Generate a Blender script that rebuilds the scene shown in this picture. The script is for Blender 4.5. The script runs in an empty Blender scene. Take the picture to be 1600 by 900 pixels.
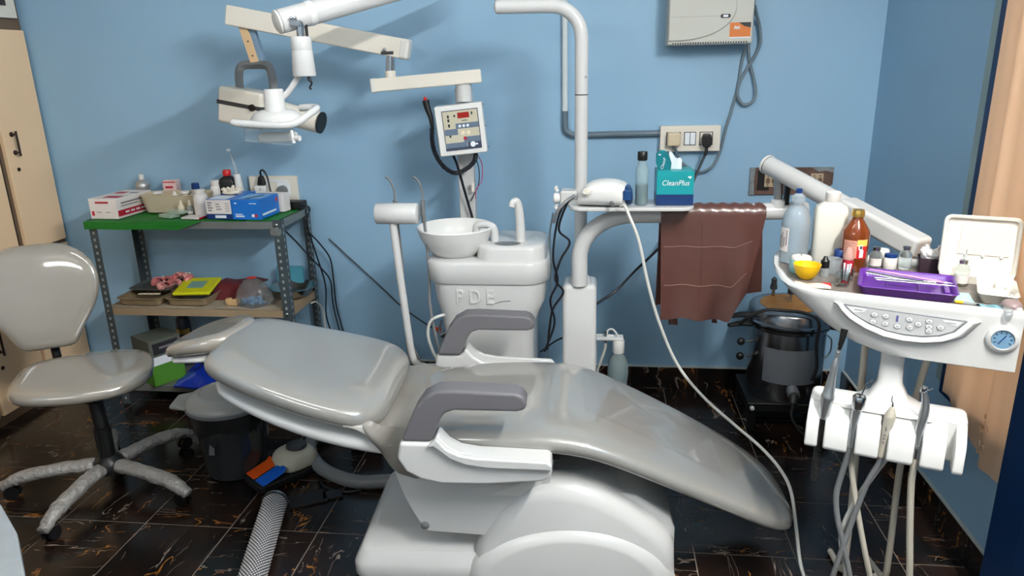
import bpy, bmesh, math, random
from mathutils import Vector, Matrix, Euler
random.seed(7)
S = bpy.context.scene
COL = S.collection
PI = math.pi

# ------------------------------------------------------------------ camera
cam_d = bpy.data.cameras.new('camera'); cam = bpy.data.objects.new('camera', cam_d); COL.objects.link(cam)
AX = ((0.99298711, 0.01223493, -0.11758785), (0.11591775, -0.29620687, 0.94806359), (-0.02323084, -0.95504544, -0.29554785))
rot = Matrix(((AX[0][0], -AX[0][1], -AX[0][2]), (AX[1][0], -AX[1][1], -AX[1][2]), (AX[2][0], -AX[2][1], -AX[2][2])))
cam.matrix_world = Matrix.Translation((0, 0, 1.5)) @ rot.to_4x4()
cam_d.sensor_fit = 'HORIZONTAL'; cam_d.sensor_width = 36.0; cam_d.lens = 36.0*1145/1600; cam_d.clip_start = 0.02
S.camera = cam

# ------------------------------------------------------------------ world (daylight outside the window) and exposure
w = bpy.data.worlds.new('world'); S.world = w; w.use_nodes = True
w.node_tree.nodes['Background'].inputs[0].default_value = (1.0, 0.93, 0.82, 1)
w.node_tree.nodes['Background'].inputs[1].default_value = 7.0
S.view_settings.view_transform = 'Standard'; S.view_settings.look = 'None'
S.view_settings.exposure = 0.0; S.view_settings.gamma = 1.0; S.view_settings.use_curve_mapping = False
TUBE_MAIN = 730.0     # emission of the tube light on the right wall
PANEL_FILL = 16.0    # emission of the added fill light on the ceiling
PANEL_FILL_REAR = 22.0    # emission of the light added behind the camera for fill and highlights

# ------------------------------------------------------------------ materials
def lin(c):
    r = []
    for x in c[:3]:
        x = x/255.0
        r.append(x/12.92 if x <= 0.04045 else ((x+0.055)/1.055)**2.4)
    return (r[0], r[1], r[2], 1)
M = {}
def mat(name, col, rough=0.45, metal=0.0, spec=0.5, var=0.0, vscale=6.0, bump=0.0, bscale=40.0, trans=0.0, alpha=1.0, coat=0.0, emit=None, es=0.0, ior=1.45, sss=0.0):
    m = bpy.data.materials.new(name); m.use_nodes = True; nt = m.node_tree; b = nt.nodes['Principled BSDF']
    b.inputs['Base Color'].default_value = lin(col); b.inputs['Roughness'].default_value = rough; b.inputs['Metallic'].default_value = metal
    b.inputs['Specular IOR Level'].default_value = spec; b.inputs['Transmission Weight'].default_value = trans
    b.inputs['Alpha'].default_value = alpha; b.inputs['Coat Weight'].default_value = coat; b.inputs['Coat Roughness'].default_value = 0.06; b.inputs['IOR'].default_value = ior
    if coat >= 0.9: b.inputs['Coat IOR'].default_value = 1.9
    if emit:
        b.inputs['Emission Color'].default_value = lin(emit); b.inputs['Emission Strength'].default_value = es
    tc = nt.nodes.new('ShaderNodeTexCoord')
    if var > 0:
        n = nt.nodes.new('ShaderNodeTexNoise'); n.inputs['Scale'].default_value = vscale; n.inputs['Detail'].default_value = 5
        nt.links.new(tc.outputs['Object'], n.inputs['Vector'])
        r = nt.nodes.new('ShaderNodeMapRange'); r.inputs[1].default_value = 0.25; r.inputs[2].default_value = 0.75
        r.inputs[3].default_value = 1-var; r.inputs[4].default_value = 1+var
        nt.links.new(n.outputs['Fac'], r.inputs[0])
        h = nt.nodes.new('ShaderNodeHueSaturation'); h.inputs['Color'].default_value = lin(col)
        nt.links.new(r.outputs[0], h.inputs['Value']); nt.links.new(h.outputs[0], b.inputs['Base Color'])
    if bump > 0:
        n2 = nt.nodes.new('ShaderNodeTexNoise'); n2.inputs['Scale'].default_value = bscale; n2.inputs['Detail'].default_value = 4
        nt.links.new(tc.outputs['Object'], n2.inputs['Vector'])
        bp = nt.nodes.new('ShaderNodeBump'); bp.inputs['Strength'].default_value = bump; bp.inputs['Distance'].default_value = 0.01
        nt.links.new(n2.outputs['Fac'], bp.inputs['Height']); nt.links.new(bp.outputs[0], b.inputs['Normal'])
    M[name] = m
    return m

# ------------------------------------------------------------------ geometry collector
def vlerp(a, b, t): return tuple(a[i]+(b[i]-a[i])*t for i in range(3))
def smooth_path(pts, k=6):
    """Catmull-Rom through the points"""
    P = [Vector(p) for p in pts]
    if len(P) < 3: return P
    out = []
    for i in range(len(P)-1):
        p0 = P[i-1] if i > 0 else P[0]*2-P[1]
        p1, p2 = P[i], P[i+1]
        p3 = P[i+2] if i+2 < len(P) else P[-1]*2-P[-2]
        for j in range(k):
            t = j/k
            out.append(0.5*((2*p1)+(p2-p0)*t+(2*p0-5*p1+4*p2-p3)*t*t+(3*p1-p0-3*p2+p3)*t*t*t))
    out.append(P[-1])
    return out

class G:
    def __init__(s): s.v = []; s.f = []
    def add(s, v, f, mx=None):
        o = len(s.v)
        for p in v:
            p = Vector(p)
            s.v.append(tuple(mx @ p if mx else p))
        s.f += [tuple(i+o for i in q) for q in f]
        return s
    def box(s, c, d, rz=0, mx=None):
        hx, hy, hz = d[0]/2, d[1]/2, d[2]/2
        m = Matrix.Translation(c) @ Matrix.Rotation(rz, 4, 'Z')
        if mx: m = Matrix.Translation(c) @ mx
        vs = [(-hx,-hy,-hz),(hx,-hy,-hz),(hx,hy,-hz),(-hx,hy,-hz),(-hx,-hy,hz),(hx,-hy,hz),(hx,hy,hz),(-hx,hy,hz)]
        return s.add(vs, [(0,3,2,1),(4,5,6,7),(0,1,5,4),(1,2,6,5),(2,3,7,6),(3,0,4,7)], m)
    def bb(s, x0, x1, y0, y1, z0, z1): return s.box(((x0+x1)/2,(y0+y1)/2,(z0+z1)/2), (x1-x0,y1-y0,z1-z0))
    def rings(s, R, closed=True, caps=True):
        n = len(R[0]); v = [p for r in R for p in r]; f = []
        for i in range(len(R)-1):
            for j in range(n if closed else n-1):
                k = (j+1) % n
                f.append((i*n+j, i*n+k, (i+1)*n+k, (i+1)*n+j))
        if caps:
            f.append(tuple(reversed(range(n)))); f.append(tuple((len(R)-1)*n+j for j in range(n)))
        return s.add(v, f)
    def cyl(s, a, b, r, r2=None, n=20, caps=True):
        a, b = Vector(a), Vector(b); r2 = r if r2 is None else r2
        q = (b-a).to_track_quat('Z', 'Y').to_matrix()
        R = [[tuple(c+q @ Vector((rr*math.cos(2*PI*j/n), rr*math.sin(2*PI*j/n), 0))) for j in range(n)] for c, rr in ((a, r), (b, r2))]
        return s.rings(R, True, caps)
    def lathe(s, prof, c=(0,0,0), n=24, axis=None, sx=1.0, sy=1.0, caps=True):
        q = Matrix.Identity(3) if axis is None else Vector(axis).to_track_quat('Z', 'Y').to_matrix()
        c = Vector(c)
        R = [[tuple(c+q @ Vector((r*sx*math.cos(2*PI*j/n), r*sy*math.sin(2*PI*j/n), z))) for j in range(n)] for r, z in prof]
        return s.rings(R, True, caps)
    def tube(s, pts, r, n=10, k=6, caps=True, flat=1.0):
        P = smooth_path(pts, k) if k else [Vector(p) for p in pts]
        rr = r if isinstance(r, (list, tuple)) else None
        R = []; up = Vector((0,0,1)); prev = None
        for i, p in enumerate(P):
            t = (P[min(i+1, len(P)-1)]-P[max(i-1, 0)])
            if t.length < 1e-9: t = Vector((0,0,1))
            t.normalize()
            if prev is None:
                x = t.cross(up)
                if x.length < 1e-3: x = t.cross(Vector((1,0,0)))
            else:
                x = prev-t*prev.dot(t)
                if x.length < 1e-6: x = t.orthogonal()
            x.normalize(); prev = x; y = t.cross(x)
            if rr:
                a = i/(len(P)-1)*(len(rr)-1); i0 = int(min(a, len(rr)-2)) if len(rr) > 1 else 0
                ra = rr[i0]+(rr[min(i0+1, len(rr)-1)]-rr[i0])*(a-i0)
            else: ra = r
            R.append([tuple(p+x*ra*math.cos(2*PI*j/n)+y*ra*flat*math.sin(2*PI*j/n)) for j in range(n)])
        return s.rings(R, True, caps)
    def prism(s, poly, a, b, plane='xz', inner=None):
        def m(p, t):
            return {'xz': (p[0], t, p[1]), 'xy': (p[0], p[1], t), 'yz': (t, p[0], p[1])}[plane]
        n = len(poly)
        v = [m(p, a) for p in poly]+[m(p, b) for p in poly]
        f = [tuple(range(n)), tuple(reversed(range(n, 2*n)))]+[(i, i+n, (i+1) % n+n, (i+1) % n) for i in range(n)]
        return s.add(v, f)
    def sphere(s, c, r, nu=16, nv=10, v0=0.0, v1=1.0, mx=None):
        r = (r, r, r) if not isinstance(r, (tuple, list)) else r
        R = []
        for i in range(nv+1):
            th = PI*(v0+(v1-v0)*i/nv)
            rr = max(math.sin(th), 1e-4)
            ring = []
            for j in range(nu):
                p = Vector((r[0]*rr*math.cos(2*PI*j/nu), r[1]*rr*math.sin(2*PI*j/nu), -r[2]*math.cos(th)))
                if mx: p = mx @ p
                ring.append(tuple(Vector(c)+p))
            R.append(ring)
        return s.rings(R)
    def grid(s, fn, nu, nv, thick=0.0):
        pts = [[Vector(fn(i/nu, j/nv)) for j in range(nv+1)] for i in range(nu+1)]
        idx = lambda i, j: i*(nv+1)+j
        v = [p for r in pts for p in r]
        f = [(idx(i,j), idx(i+1,j), idx(i+1,j+1), idx(i,j+1)) for i in range(nu) for j in range(nv)]
        if thick:
            N = []
            for i in range(nu+1):
                for j in range(nv+1):
                    a = pts[min(i+1,nu)][j]-pts[max(i-1,0)][j]; b = pts[i][min(j+1,nv)]-pts[i][max(j-1,0)]
                    q = a.cross(b); q = q.normalized() if q.length > 1e-9 else Vector((0,0,1)); N.append(q)
            o = len(v); v = v+[p-N[i]*thick for i, p in enumerate(v)]
            f += [tuple(reversed([q+o for q in ff])) for ff in list(f)]
            bd = [idx(i,0) for i in range(nu+1)]+[idx(nu,j) for j in range(1,nv+1)]+[idx(i,nv) for i in range(nu-1,-1,-1)]+[idx(0,j) for j in range(nv-1,0,-1)]
            for a in range(len(bd)):
                p, q = bd[a], bd[(a+1) % len(bd)]
                f.append((q, p, p+o, q+o))
        return s.add(v, f)
    def mesh(s, name, angle=40, recalc=True):
        me = bpy.data.meshes.new(name); me.from_pydata(s.v, [], s.f)
        if recalc:
            bm = bmesh.new(); bm.from_mesh(me); bmesh.ops.recalc_face_normals(bm, faces=bm.faces); bm.to_mesh(me); bm.free()
        me.polygons.foreach_set('use_smooth', [True]*len(me.polygons))
        if angle: me.set_sharp_from_angle(angle=math.radians(angle))
        me.update()
        return me
    def ob(s, name, m, parent=None, bevel=0, seg=3, sub=0, angle=40, loc=None, rotation=None):
        me = s.mesh(name, 0 if (bevel or sub) else angle)
        o = bpy.data.objects.new(name, me); COL.objects.link(o)
        me.materials.append(M[m] if isinstance(m, str) else m)
        if parent: o.parent = parent
        if loc: o.location = loc
        if rotation: o.rotation_euler = rotation
        if bevel:
            bv = o.modifiers.new('bevel', 'BEVEL'); bv.width = bevel; bv.segments = seg; bv.limit_method = 'ANGLE'; bv.angle_limit = math.radians(35)
            if not sub: bv.harden_normals = True
        if sub:
            sb = o.modifiers.new('sub', 'SUBSURF'); sb.levels = sub; sb.render_levels = sub
        return o

def tag(o, label, cat, group=None, kind=None):
    if label: o['label'] = label
    if cat: o['category'] = cat
    if group: o['group'] = group
    if kind: o['kind'] = kind
    return o
def thing(name, label, cat, loc=(0,0,0), rz=0.0, group=None):
    o = bpy.data.objects.new(name, None); COL.objects.link(o); o.empty_display_size = 0.05
    o.location = loc; o.rotation_euler = (0,0,rz)
    return tag(o, label, cat, group)
def struct(o): o['kind'] = 'structure'; return o
def copy_tree(root, loc=None, rz=None, label=None):
    r = root.copy(); COL.objects.link(r)
    if loc: r.location = loc
    if rz is not None: r.rotation_euler = (0,0,rz)
    if label: r['label'] = label
    for ch in list(root.children):
        c = ch.copy(); COL.objects.link(c); c.parent = r
        for g in list(ch.children):
            d = g.copy(); COL.objects.link(d); d.parent = c
    return r
def text(s, size, m, parent, loc, rotation, extrude=0.0006, name='lettering', shear=0.0, align='CENTER', bevel=0.0, sx=1.0, spacing=1.0):
    cu = bpy.data.curves.new('t', 'FONT'); cu.body = s; cu.size = size; cu.extrude = extrude; cu.align_x = align; cu.align_y = 'CENTER'; cu.shear = shear
    cu.bevel_depth = bevel; cu.space_character = spacing; cu.resolution_u = 3
    t = bpy.data.objects.new('t', cu); COL.objects.link(t)
    me = bpy.data.meshes.new_from_object(t.evaluated_get(bpy.context.evaluated_depsgraph_get()))
    bpy.data.objects.remove(t); bpy.data.curves.remove(cu)
    me.materials.clear(); me.materials.append(M[m])
    o = bpy.data.objects.new(name, me); COL.objects.link(o)
    o.location = loc; o.rotation_euler = rotation; o.scale = (sx,1,1)
    if parent: o.parent = parent
    return o
def rrect(cx, cy, w, h, r, n=5):
    pts = []
    for ox, oy, a in ((1,1,0),(-1,1,90),(-1,-1,180),(1,-1,270)):
        for i in range(n+1):
            t = math.radians(a+90*i/n)
            pts.append((cx+ox*(w/2-r)+r*math.cos(t), cy+oy*(h/2-r)+r*math.sin(t)))
    return pts
def cushion_ring(u, half, top, thick, vc=0.0, n=28, e=3.2, dish=0.0, tilt=0.0):
    """cross-section across v at station u"""
    ring = []
    for j in range(n):
        t = 2*PI*j/n; c, s_ = math.cos(t), math.sin(t)
        x = math.copysign(abs(c)**(2/e), c); z = math.copysign(abs(s_)**(2/e), s_)
        zz = top-thick/2+z*thick/2
        if s_ > 0: zz -= dish*(1-x*x)*s_
        ring.append((u+tilt*(zz-top), vc+x*half, zz))
    return ring
# ================================================================== MATERIALS
mat('wall_blue', (141,177,204), 0.45, var=0.05, vscale=1.6, bump=0.05, bscale=9)
mat('wall_cream', (196,197,194), 0.6)
mat('ceiling_white', (225,225,220), 0.8)
mat('grout', (128,118,108), 0.7)
mat('navy', (9,42,82), 0.32, spec=0.4)
mat('plaster', (140,158,158), 0.7, var=0.08, vscale=12)
mat('laminate', (240,205,165), 0.4, var=0.03, vscale=3)
mat('brown_edge', (104,84,66), 0.5)
mat('dark_gap', (45,32,26), 0.7)
mat('bronze', (62,48,40), 0.35, metal=0.7)
mat('white', (203,203,202), 0.22, coat=0.25)
mat('white_matte', (215,213,208), 0.5)
mat('plastic_white', (222,222,220), 0.3, coat=0.15)
mat('cream_white', (224,218,206), 0.35)
mat('leather', (141,139,135), 0.30, coat=1.0, var=0.03, vscale=5, bump=0.03, bscale=12)
mat('leather_warm', (146,139,129), 0.26, coat=1.0, var=0.04, vscale=5)
mat('leather_fold', (128,124,118), 0.28, coat=0.3, bump=0.25, bscale=9)
mat('arm_grey', (98,96,100), 0.5)
mat('black', (16,16,17), 0.4)
mat('black_rubber', (22,22,24), 0.6)
mat('dark_grey', (58,60,62), 0.45)
mat('mid_grey', (108,110,112), 0.45)
mat('chrome', (205,208,212), 0.12, metal=1.0)
mat('steel', (175,178,180), 0.22, metal=1.0, var=0.05)
mat('brushed', (178,182,186), 0.28, metal=0.8)
mat('slot_steel', (74,84,88), 0.45, metal=0.4, var=0.1, vscale=20)
mat('slot_hole', (142,152,156), 0.6)
mat('sheet_steel', (128,132,130), 0.42, metal=0.5, var=0.1, vscale=8)
mat('shelf_beige', (150,130,104), 0.6, var=0.08)
mat('green_cloth', (16,108,28), 0.55, bump=0.2, bscale=30)
mat('clear', (235,242,242), 0.04, trans=1.0, ior=1.25)
mat('clear_frost', (226,232,234), 0.22, trans=0.75, ior=1.2)
mat('hose_grey', (120,122,124), 0.4)
mat('hose_cream', (190,184,170), 0.4)
mat('hose_white', (205,205,200), 0.4)
mat('cable_black', (14,17,26), 0.45)
mat('cable_grey', (104,120,130), 0.5)
mat('red', (190,32,34), 0.4)
mat('crimson', (172,22,48), 0.45)
mat('box_white', (226,218,214), 0.5, var=0.02)
mat('blue_box', (26,106,190), 0.35, var=0.03)
mat('light_blue', (120,175,225), 0.4)
mat('navy_band', (20,52,110), 0.4)
mat('print_grey', (120,116,120), 0.6)
mat('print_white', (226,232,238), 0.5)
mat('print_black', (34,34,40), 0.6)
mat('amber', (128,60,22), 0.10, trans=0.25, coat=0.5)
mat('gold', (196,160,84), 0.3, metal=0.8)

def floor_material():
    m = bpy.data.materials.new('floor_tile'); m.use_nodes = True; nt = m.node_tree; N = nt.nodes; L = nt.links; b = N['Principled BSDF']
    tc = N.new('ShaderNodeTexCoord'); oi = N.new('ShaderNodeObjectInfo')
    mul = N.new('ShaderNodeMath'); mul.operation = 'MULTIPLY'; mul.inputs[1].default_value = 37.0; L.new(oi.outputs['Random'], mul.inputs[0])
    cmb = N.new('ShaderNodeCombineXYZ'); L.new(mul.outputs[0], cmb.inputs[0]); L.new(mul.outputs[0], cmb.inputs[1])
    ad = N.new('ShaderNodeVectorMath'); ad.operation = 'ADD'; L.new(tc.outputs['Object'], ad.inputs[0]); L.new(cmb.outputs[0], ad.inputs[1])
    def vein(scale, rotz, sq, width, seed, dist):
        mp = N.new('ShaderNodeMapping'); mp.inputs['Rotation'].default_value = (0,0,rotz); mp.inputs['Scale'].default_value = (1,sq,1); mp.inputs['Location'].default_value = (seed,seed*1.7,0)
        L.new(ad.outputs[0], mp.inputs[0])
        n = N.new('ShaderNodeTexNoise'); n.inputs['Scale'].default_value = scale; n.inputs['Detail'].default_value = 3; n.inputs['Distortion'].default_value = dist
        L.new(mp.outputs[0], n.inputs['Vector'])
        s = N.new('ShaderNodeMath'); s.operation = 'SUBTRACT'; s.inputs[1].default_value = 0.5; L.new(n.outputs['Fac'], s.inputs[0])
        a = N.new('ShaderNodeMath'); a.operation = 'ABSOLUTE'; L.new(s.outputs[0], a.inputs[0])
        r = N.new('ShaderNodeMapRange'); r.inputs[1].default_value = 0; r.inputs[2].default_value = width; r.inputs[3].default_value = 1; r.inputs[4].default_value = 0
        L.new(a.outputs[0], r.inputs[0])
        n2 = N.new('ShaderNodeTexNoise'); n2.inputs['Scale'].default_value = 4.5; L.new(mp.outputs[0], n2.inputs['Vector'])
        r2 = N.new('ShaderNodeMapRange'); r2.inputs[1].default_value = 0.55; r2.inputs[2].default_value = 0.62; L.new(n2.outputs['Fac'], r2.inputs[0])
        q = N.new('ShaderNodeMath'); q.operation = 'MULTIPLY'; L.new(r.outputs[0], q.inputs[0]); L.new(r2.outputs[0], q.inputs[1])
        return q.outputs[0]
    n0 = N.new('ShaderNodeTexNoise'); n0.inputs['Scale'].default_value = 4.5; n0.inputs['Detail'].default_value = 3; L.new(ad.outputs[0], n0.inputs['Vector'])
    cr = N.new('ShaderNodeValToRGB'); cr.color_ramp.elements[0].position = 0.4; cr.color_ramp.elements[0].color = lin((17,14,13)); cr.color_ramp.elements[1].position = 0.72; cr.color_ramp.elements[1].color = lin((44,29,22))
    L.new(n0.outputs['Fac'], cr.inputs[0])
    prev = cr.outputs[0]
    for args, col in (((3.6, 0.75, 4.5, 0.011, 3.1, 0.7), (138,124,114)), ((4.2, 2.2, 3.2, 0.014, 9.3, 0.9), (150,98,40)), ((3.2, 2.6, 4.5, 0.008, 14.7, 0.8), (112,102,96))):
        mx = N.new('ShaderNodeMix'); mx.data_type = 'RGBA'; mx.inputs['B'].default_value = lin(col)
        L.new(vein(*args), mx.inputs['Factor']); L.new(prev, mx.inputs['A']); prev = mx.outputs['Result']
    L.new(prev, b.inputs['Base Color']); b.inputs['Roughness'].default_value = 0.2; b.inputs['Specular IOR Level'].default_value = 0.35
    M['floor_tile'] = m
floor_material()

def leather_film(): pass

# ================================================================== ROOM
XR, YB, XL, YF, ZC = 1.125, 3.26, -2.64, -1.3, 2.75
T = 0.31
fl = struct(G().bb(XL-0.1, XR+0.1, YF-0.1, YB+0.1, -0.08, -0.0012).ob('floor', 'grout'))
tile = G().box((0,0,-0.004), (T-0.0035, T-0.0035, 0.008)).mesh('tile', 30); tile.materials.append(M['floor_tile'])
for i in range(-9, 4):
    for j in range(0, 10):
        x0, x1 = i*T, (i+1)*T
        y1 = YB-j*T
        if x0 > XR or x1 < XL: continue
        o = bpy.data.objects.new('tile', tile); COL.objects.link(o); o.location = ((x0+x1)/2, y1-T/2, 0); o.parent = fl
        o.rotation_euler = (0,0,PI/2*((i*7+j*3) % 4))
# wall skirting of the same tile
def skirting(name, along, n, start, fixed, sgn):
    t = struct(G().bb(*( (start, start+n*T, fixed, fixed+0.004, 0.0, 0.105) if along == 'x' else (fixed-0.002, fixed+0.002, start-n*T, start, 0, 0.105))).ob(name, 'grout'))
    (G().bb(start,start+n*T,fixed-0.009,fixed+0.004,0.105,0.111) if along=='x' else G().bb(fixed-0.009,fixed+0.002,start-n*T,start,0.105,0.110)).ob('caulk_line','caulk',t)
    me = G().box((0,0,0), (T-0.003, 0.010, 0.105) if along == 'x' else (0.010, T-0.003, 0.105)).mesh('skirting_tile', 30); me.materials.append(M['floor_tile'])
    for i in range(n):
        o = bpy.data.objects.new('skirting_tile', me); COL.objects.link(o); o.parent = t
        o.location = (start+(i+0.5)*T, fixed-0.003, 0.0525) if along == 'x' else (fixed-0.003, start-(i+0.5)*T, 0.0525)
mat('caulk',(176,182,180),0.6)
skirting('baseboard_back', 'x', 12, -8.5*T, YB-0.004, -1)
skirting('baseboard_right', 'y', 5, YB-0.012, XR-0.004, -1)
struct(G().bb(XL-0.1, XR+0.1, YB, YB+0.1, -0.08, ZC).ob('wall_back', 'wall_blue'))
# right wall with a window opening
WY0, WY1, WZ0, WZ1 = 1.88, 2.30, 0.46, 2.2
g = G(); g.bb(XR, XR+0.12, WY1, YB+0.1, -0.08, ZC); g.bb(XR, XR+0.12, YF-0.1, WY0, -0.08, ZC); g.bb(XR, XR+0.12, WY0, WY1, -0.08, WZ0); g.bb(XR, XR+0.12, WY0, WY1, WZ1, ZC)
struct(g.ob('wall_right', 'wall_blue'))
struct(G().bb(XL-0.1, XL, YF-0.1, YB+0.1, -0.08, ZC).ob('wall_left', 'wall_blue'))
struct(G().bb(XL-0.1, XR+0.1, YF-0.1, YF, -0.08, ZC).ob('wall_front', 'wall_cream'))
struct(G().bb(XL-0.1, XR+0.12, YF-0.1, YB+0.1, ZC, ZC+0.08).ob('ceiling', 'ceiling_white'))
# window
wn = struct(thing('window_1', None, None, (XR, (WY0+WY1)/2, WZ0)))
wf = G(); H2 = (WY1-WY0)/2; hz = WZ1-WZ0
wf.bb(-0.012, 0.05, H2-0.002, H2+0.048, -0.03, hz+0.03); wf.bb(-0.012, 0.05, -H2-0.048, -H2+0.002, -0.03, hz+0.03); wf.bb(-0.012,0.05,-H2,H2,hz-0.01,hz+0.03); wf.bb(-0.012,0.05,-H2,H2,-0.03,0.015)
wf.ob('window_frame', 'navy', wn, bevel=0.004)
G().bb(0.045, 0.051, -H2, H2, 0.0, hz).ob('pane', 'clear_frost', wn)
for i in range(3): G().cyl((0.03,-H2+0.1+i*0.11,0.01),(0.03,-H2+0.1+i*0.11,hz),0.006,n=8).ob('window_bar', 'navy', wn)
struct(G().bb(XR-0.004, XR, WY1+0.048, WY1+0.098, 0.46, ZC).ob('trim_1', 'plaster'))
# curtain
mat('curtain', (240,212,184), 0.75, var=0.03, vscale=3, bump=0.1, bscale=60, spec=0.2)
nt = M['curtain'].node_tree; bs = nt.nodes['Principled BSDF']; tr = nt.nodes.new('ShaderNodeBsdfTranslucent'); tr.inputs[0].default_value = lin((246,222,198))
mxs = nt.nodes.new('ShaderNodeMixShader'); mxs.inputs[0].default_value = 0.4; out = nt.nodes['Material Output']
nt.links.new(bs.outputs[0], mxs.inputs[1]); nt.links.new(tr.outputs[0], mxs.inputs[2]); nt.links.new(mxs.outputs[0], out.inputs[0])
def curt(a, b):
    y = 2.285-a*0.40
    ph = a*14
    bot = 0.46-0.10*min(1, a/0.75)
    z = bot+(2.28-bot)*b
    x = XR-0.030+0.010*math.sin(ph)*(0.6+0.4*(1-b))+0.004*math.sin(ph*2.3+b*3)
    return (x, y, z)
cu = thing('curtain', 'cream curtain with embossed hem hanging over the window', 'curtain', (0,0,0))
G().grid(curt, 60, 40, 0.002).ob('curtain_cloth', 'curtain', cu)
G().cyl((XR-0.03,2.345,2.29),(XR-0.03,1.86,2.29),0.01).ob('curtain_rod', 'brushed', cu)
random.seed(3)
for k in range(14):
    gg = G()
    a = 0.62+0.16*random.random(); b = 0.01+0.06*random.random(); p = Vector(curt(a,b))+Vector((-0.001,0,0))
    th = random.random()*6.28; gg.tube([p, p+Vector((-0.002,0.011*math.cos(th),0.011*math.sin(th))), p+Vector((-0.001,0.02*math.cos(th+0.9),0.02*math.sin(th+0.9)))], 0.0022, n=5, k=3)
    gg.ob('embroidery', 'curtain', cu)
# navy door beside the window
dr = struct(thing('door_1', None, None, (1.066, 1.856, 0.008), 0))
G().bb(0, 0.04, -0.80, 0, 0, 2.02).ob('door_leaf', 'navy', dr, bevel=0.003)
g = G()
for z0, z1 in ((0.15,0.85),(1.05,1.85)): g.bb(-0.004, 0.001, -0.66, -0.14, z0, z1)
g.ob('door_panel', 'navy', dr, bevel=0.003)
g = G(); g.cyl((-0.05,-0.08,0.9),(-0.05,-0.08,1.08),0.008); g.cyl((0,-0.08,0.92),(-0.05,-0.08,0.92),0.007); g.cyl((0,-0.08,1.06),(-0.05,-0.08,1.06),0.007); g.ob('handle','brushed',dr)
# built-in wardrobe on the left wall
wd = thing('wardrobe', 'built-in cream laminate wardrobe with bronze bow handles beside the blue wall', 'wardrobe', (XL+0.0025, 3.25, 0))
G().bb(-0.001, 0.012, -2.4, 0, 0.0, 2.6).ob('carcass', 'brown_edge', wd)
def wdoor(y0, y1, z0, z1, handle=True, hz_=None):
    d = G().bb(0.010, 0.030, y0, y1, z0, z1).ob('door', 'laminate', wd, bevel=0.002)
    if handle:
        hh = G(); hy = y0+0.05; hz0 = hz_ if hz_ else (z0+z1)/2
        hh.cyl((0.055,hy,hz0-0.055),(0.055,hy,hz0+0.055),0.005,n=10)
        for s_ in (-0.04, 0.04): hh.cyl((0.028,hy,hz0+s_),(0.055,hy,hz0+s_),0.0045,n=10); hh.lathe([(0.011,0),(0.011,0.004),(0.006,0.008)],(0.030,hy,hz0+s_),12,axis=(1,0,0))
        hh.ob('handle', 'bronze', d)
        G().lathe([(0.009,0),(0.009,0.003),(0.005,0.004)],(0.030,hy,hz0-0.115),12,axis=(1,0,0)).ob('keyhole','bronze',d)
wdoor(-0.262, -0.008, 0.72, 1.685, True, 1.20)
wdoor(-0.57, -0.308, 0.72, 1.685, True, 1.20)
wdoor(-0.88, -0.60, 0.72, 1.685); wdoor(-1.18, -0.90, 0.72, 1.685)
wdoor(-0.30, -0.008, 0.05, 0.70); wdoor(-0.60, -0.32, 0.05, 0.70); wdoor(-0.88, -0.62, 0.05, 0.70); wdoor(-1.18, -0.90, 0.05, 0.70)
G().bb(0.0115, 0.0165, -0.303, -0.285, 0.72, 1.685).ob('door_gap', 'dark_gap', wd)
fr = G().bb(0.010, 0.032, -0.60, -0.03, 1.735, 2.45).ob('door', 'cream_white', wd, bevel=0.002)
mat('smoked', (52,44,40), 0.1, coat=0.4)
G().bb(0.031, 0.034, -0.56, -0.085, 1.785, 2.40).ob('glass_panel', 'smoked', fr)
G().bb(0.010, 0.030, -1.18, -0.62, 1.735, 2.45).ob('door', 'laminate', wd, bevel=0.002)
# tube light of the room, then two added fill lights
mat('tube_main', (255,255,255), 0.5, emit=(255,252,246), es=TUBE_MAIN)
mat('panel_fill', (255,255,255), 0.5, emit=(255,253,250), es=PANEL_FILL)
mat('panel_fill_rear', (255,255,255), 0.5, emit=(255,253,250), es=PANEL_FILL_REAR)
def tube_light(loc, rz, m, label, onwall):
    t = thing('tube_light', label, 'lamp', loc, rz, None)
    G().bb(-0.62, 0.62, -0.02, 0.02, -0.03, 0.03).ob('housing', 'plastic_white', t, bevel=0.006)
    if onwall: a = (0, 0.11, -0.01)
    else: a = (0, 0, -0.055)
    G().cyl((-0.6, a[1], a[2]), (0.6, a[1], a[2]), 0.014, n=12).ob('tube', m, t)
    for s_ in (-0.605, 0.605): G().box((s_, a[1]/2, a[2]/2-0.01), (0.02, 0.03+a[1], 0.04+abs(a[2]))).ob('socket', 'plastic_white', t)
tube_light((XR-0.021, 0.72, 2.42), PI/2, 'tube_main', 'tube light fixed high on the blue wall beside the door', True)
def fill_panel(loc, rz, m, label, onwall):  # unseen glowing panel added to brighten the room, built like a light fitting
    t = thing('fill_light', label, 'lamp', loc, rz)
    if onwall:
        G().bb(-0.62, 0.62, 0.0, 0.03, -0.11, 0.11).ob('housing', 'plastic_white', t, bevel=0.004)
        G().bb(-0.60, 0.60, 0.03, 0.036, -0.10, 0.10).ob('diffuser', m, t)
    else:
        G().bb(-0.62, 0.62, -0.11, 0.11, -0.03, 0.0).ob('housing', 'plastic_white', t, bevel=0.004)
        G().bb(-0.60, 0.60, -0.10, 0.10, -0.036, -0.03).ob('diffuser', m, t)
fill_panel((-0.9, 1.0, ZC-0.001), 0, 'panel_fill', 'added fill light panel on the ceiling over the room', False)
fill_panel((-1.75, YF+0.001, 2.35), 0, 'panel_fill_rear', 'added fill and highlight panel high on the cream wall', True)
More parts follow.
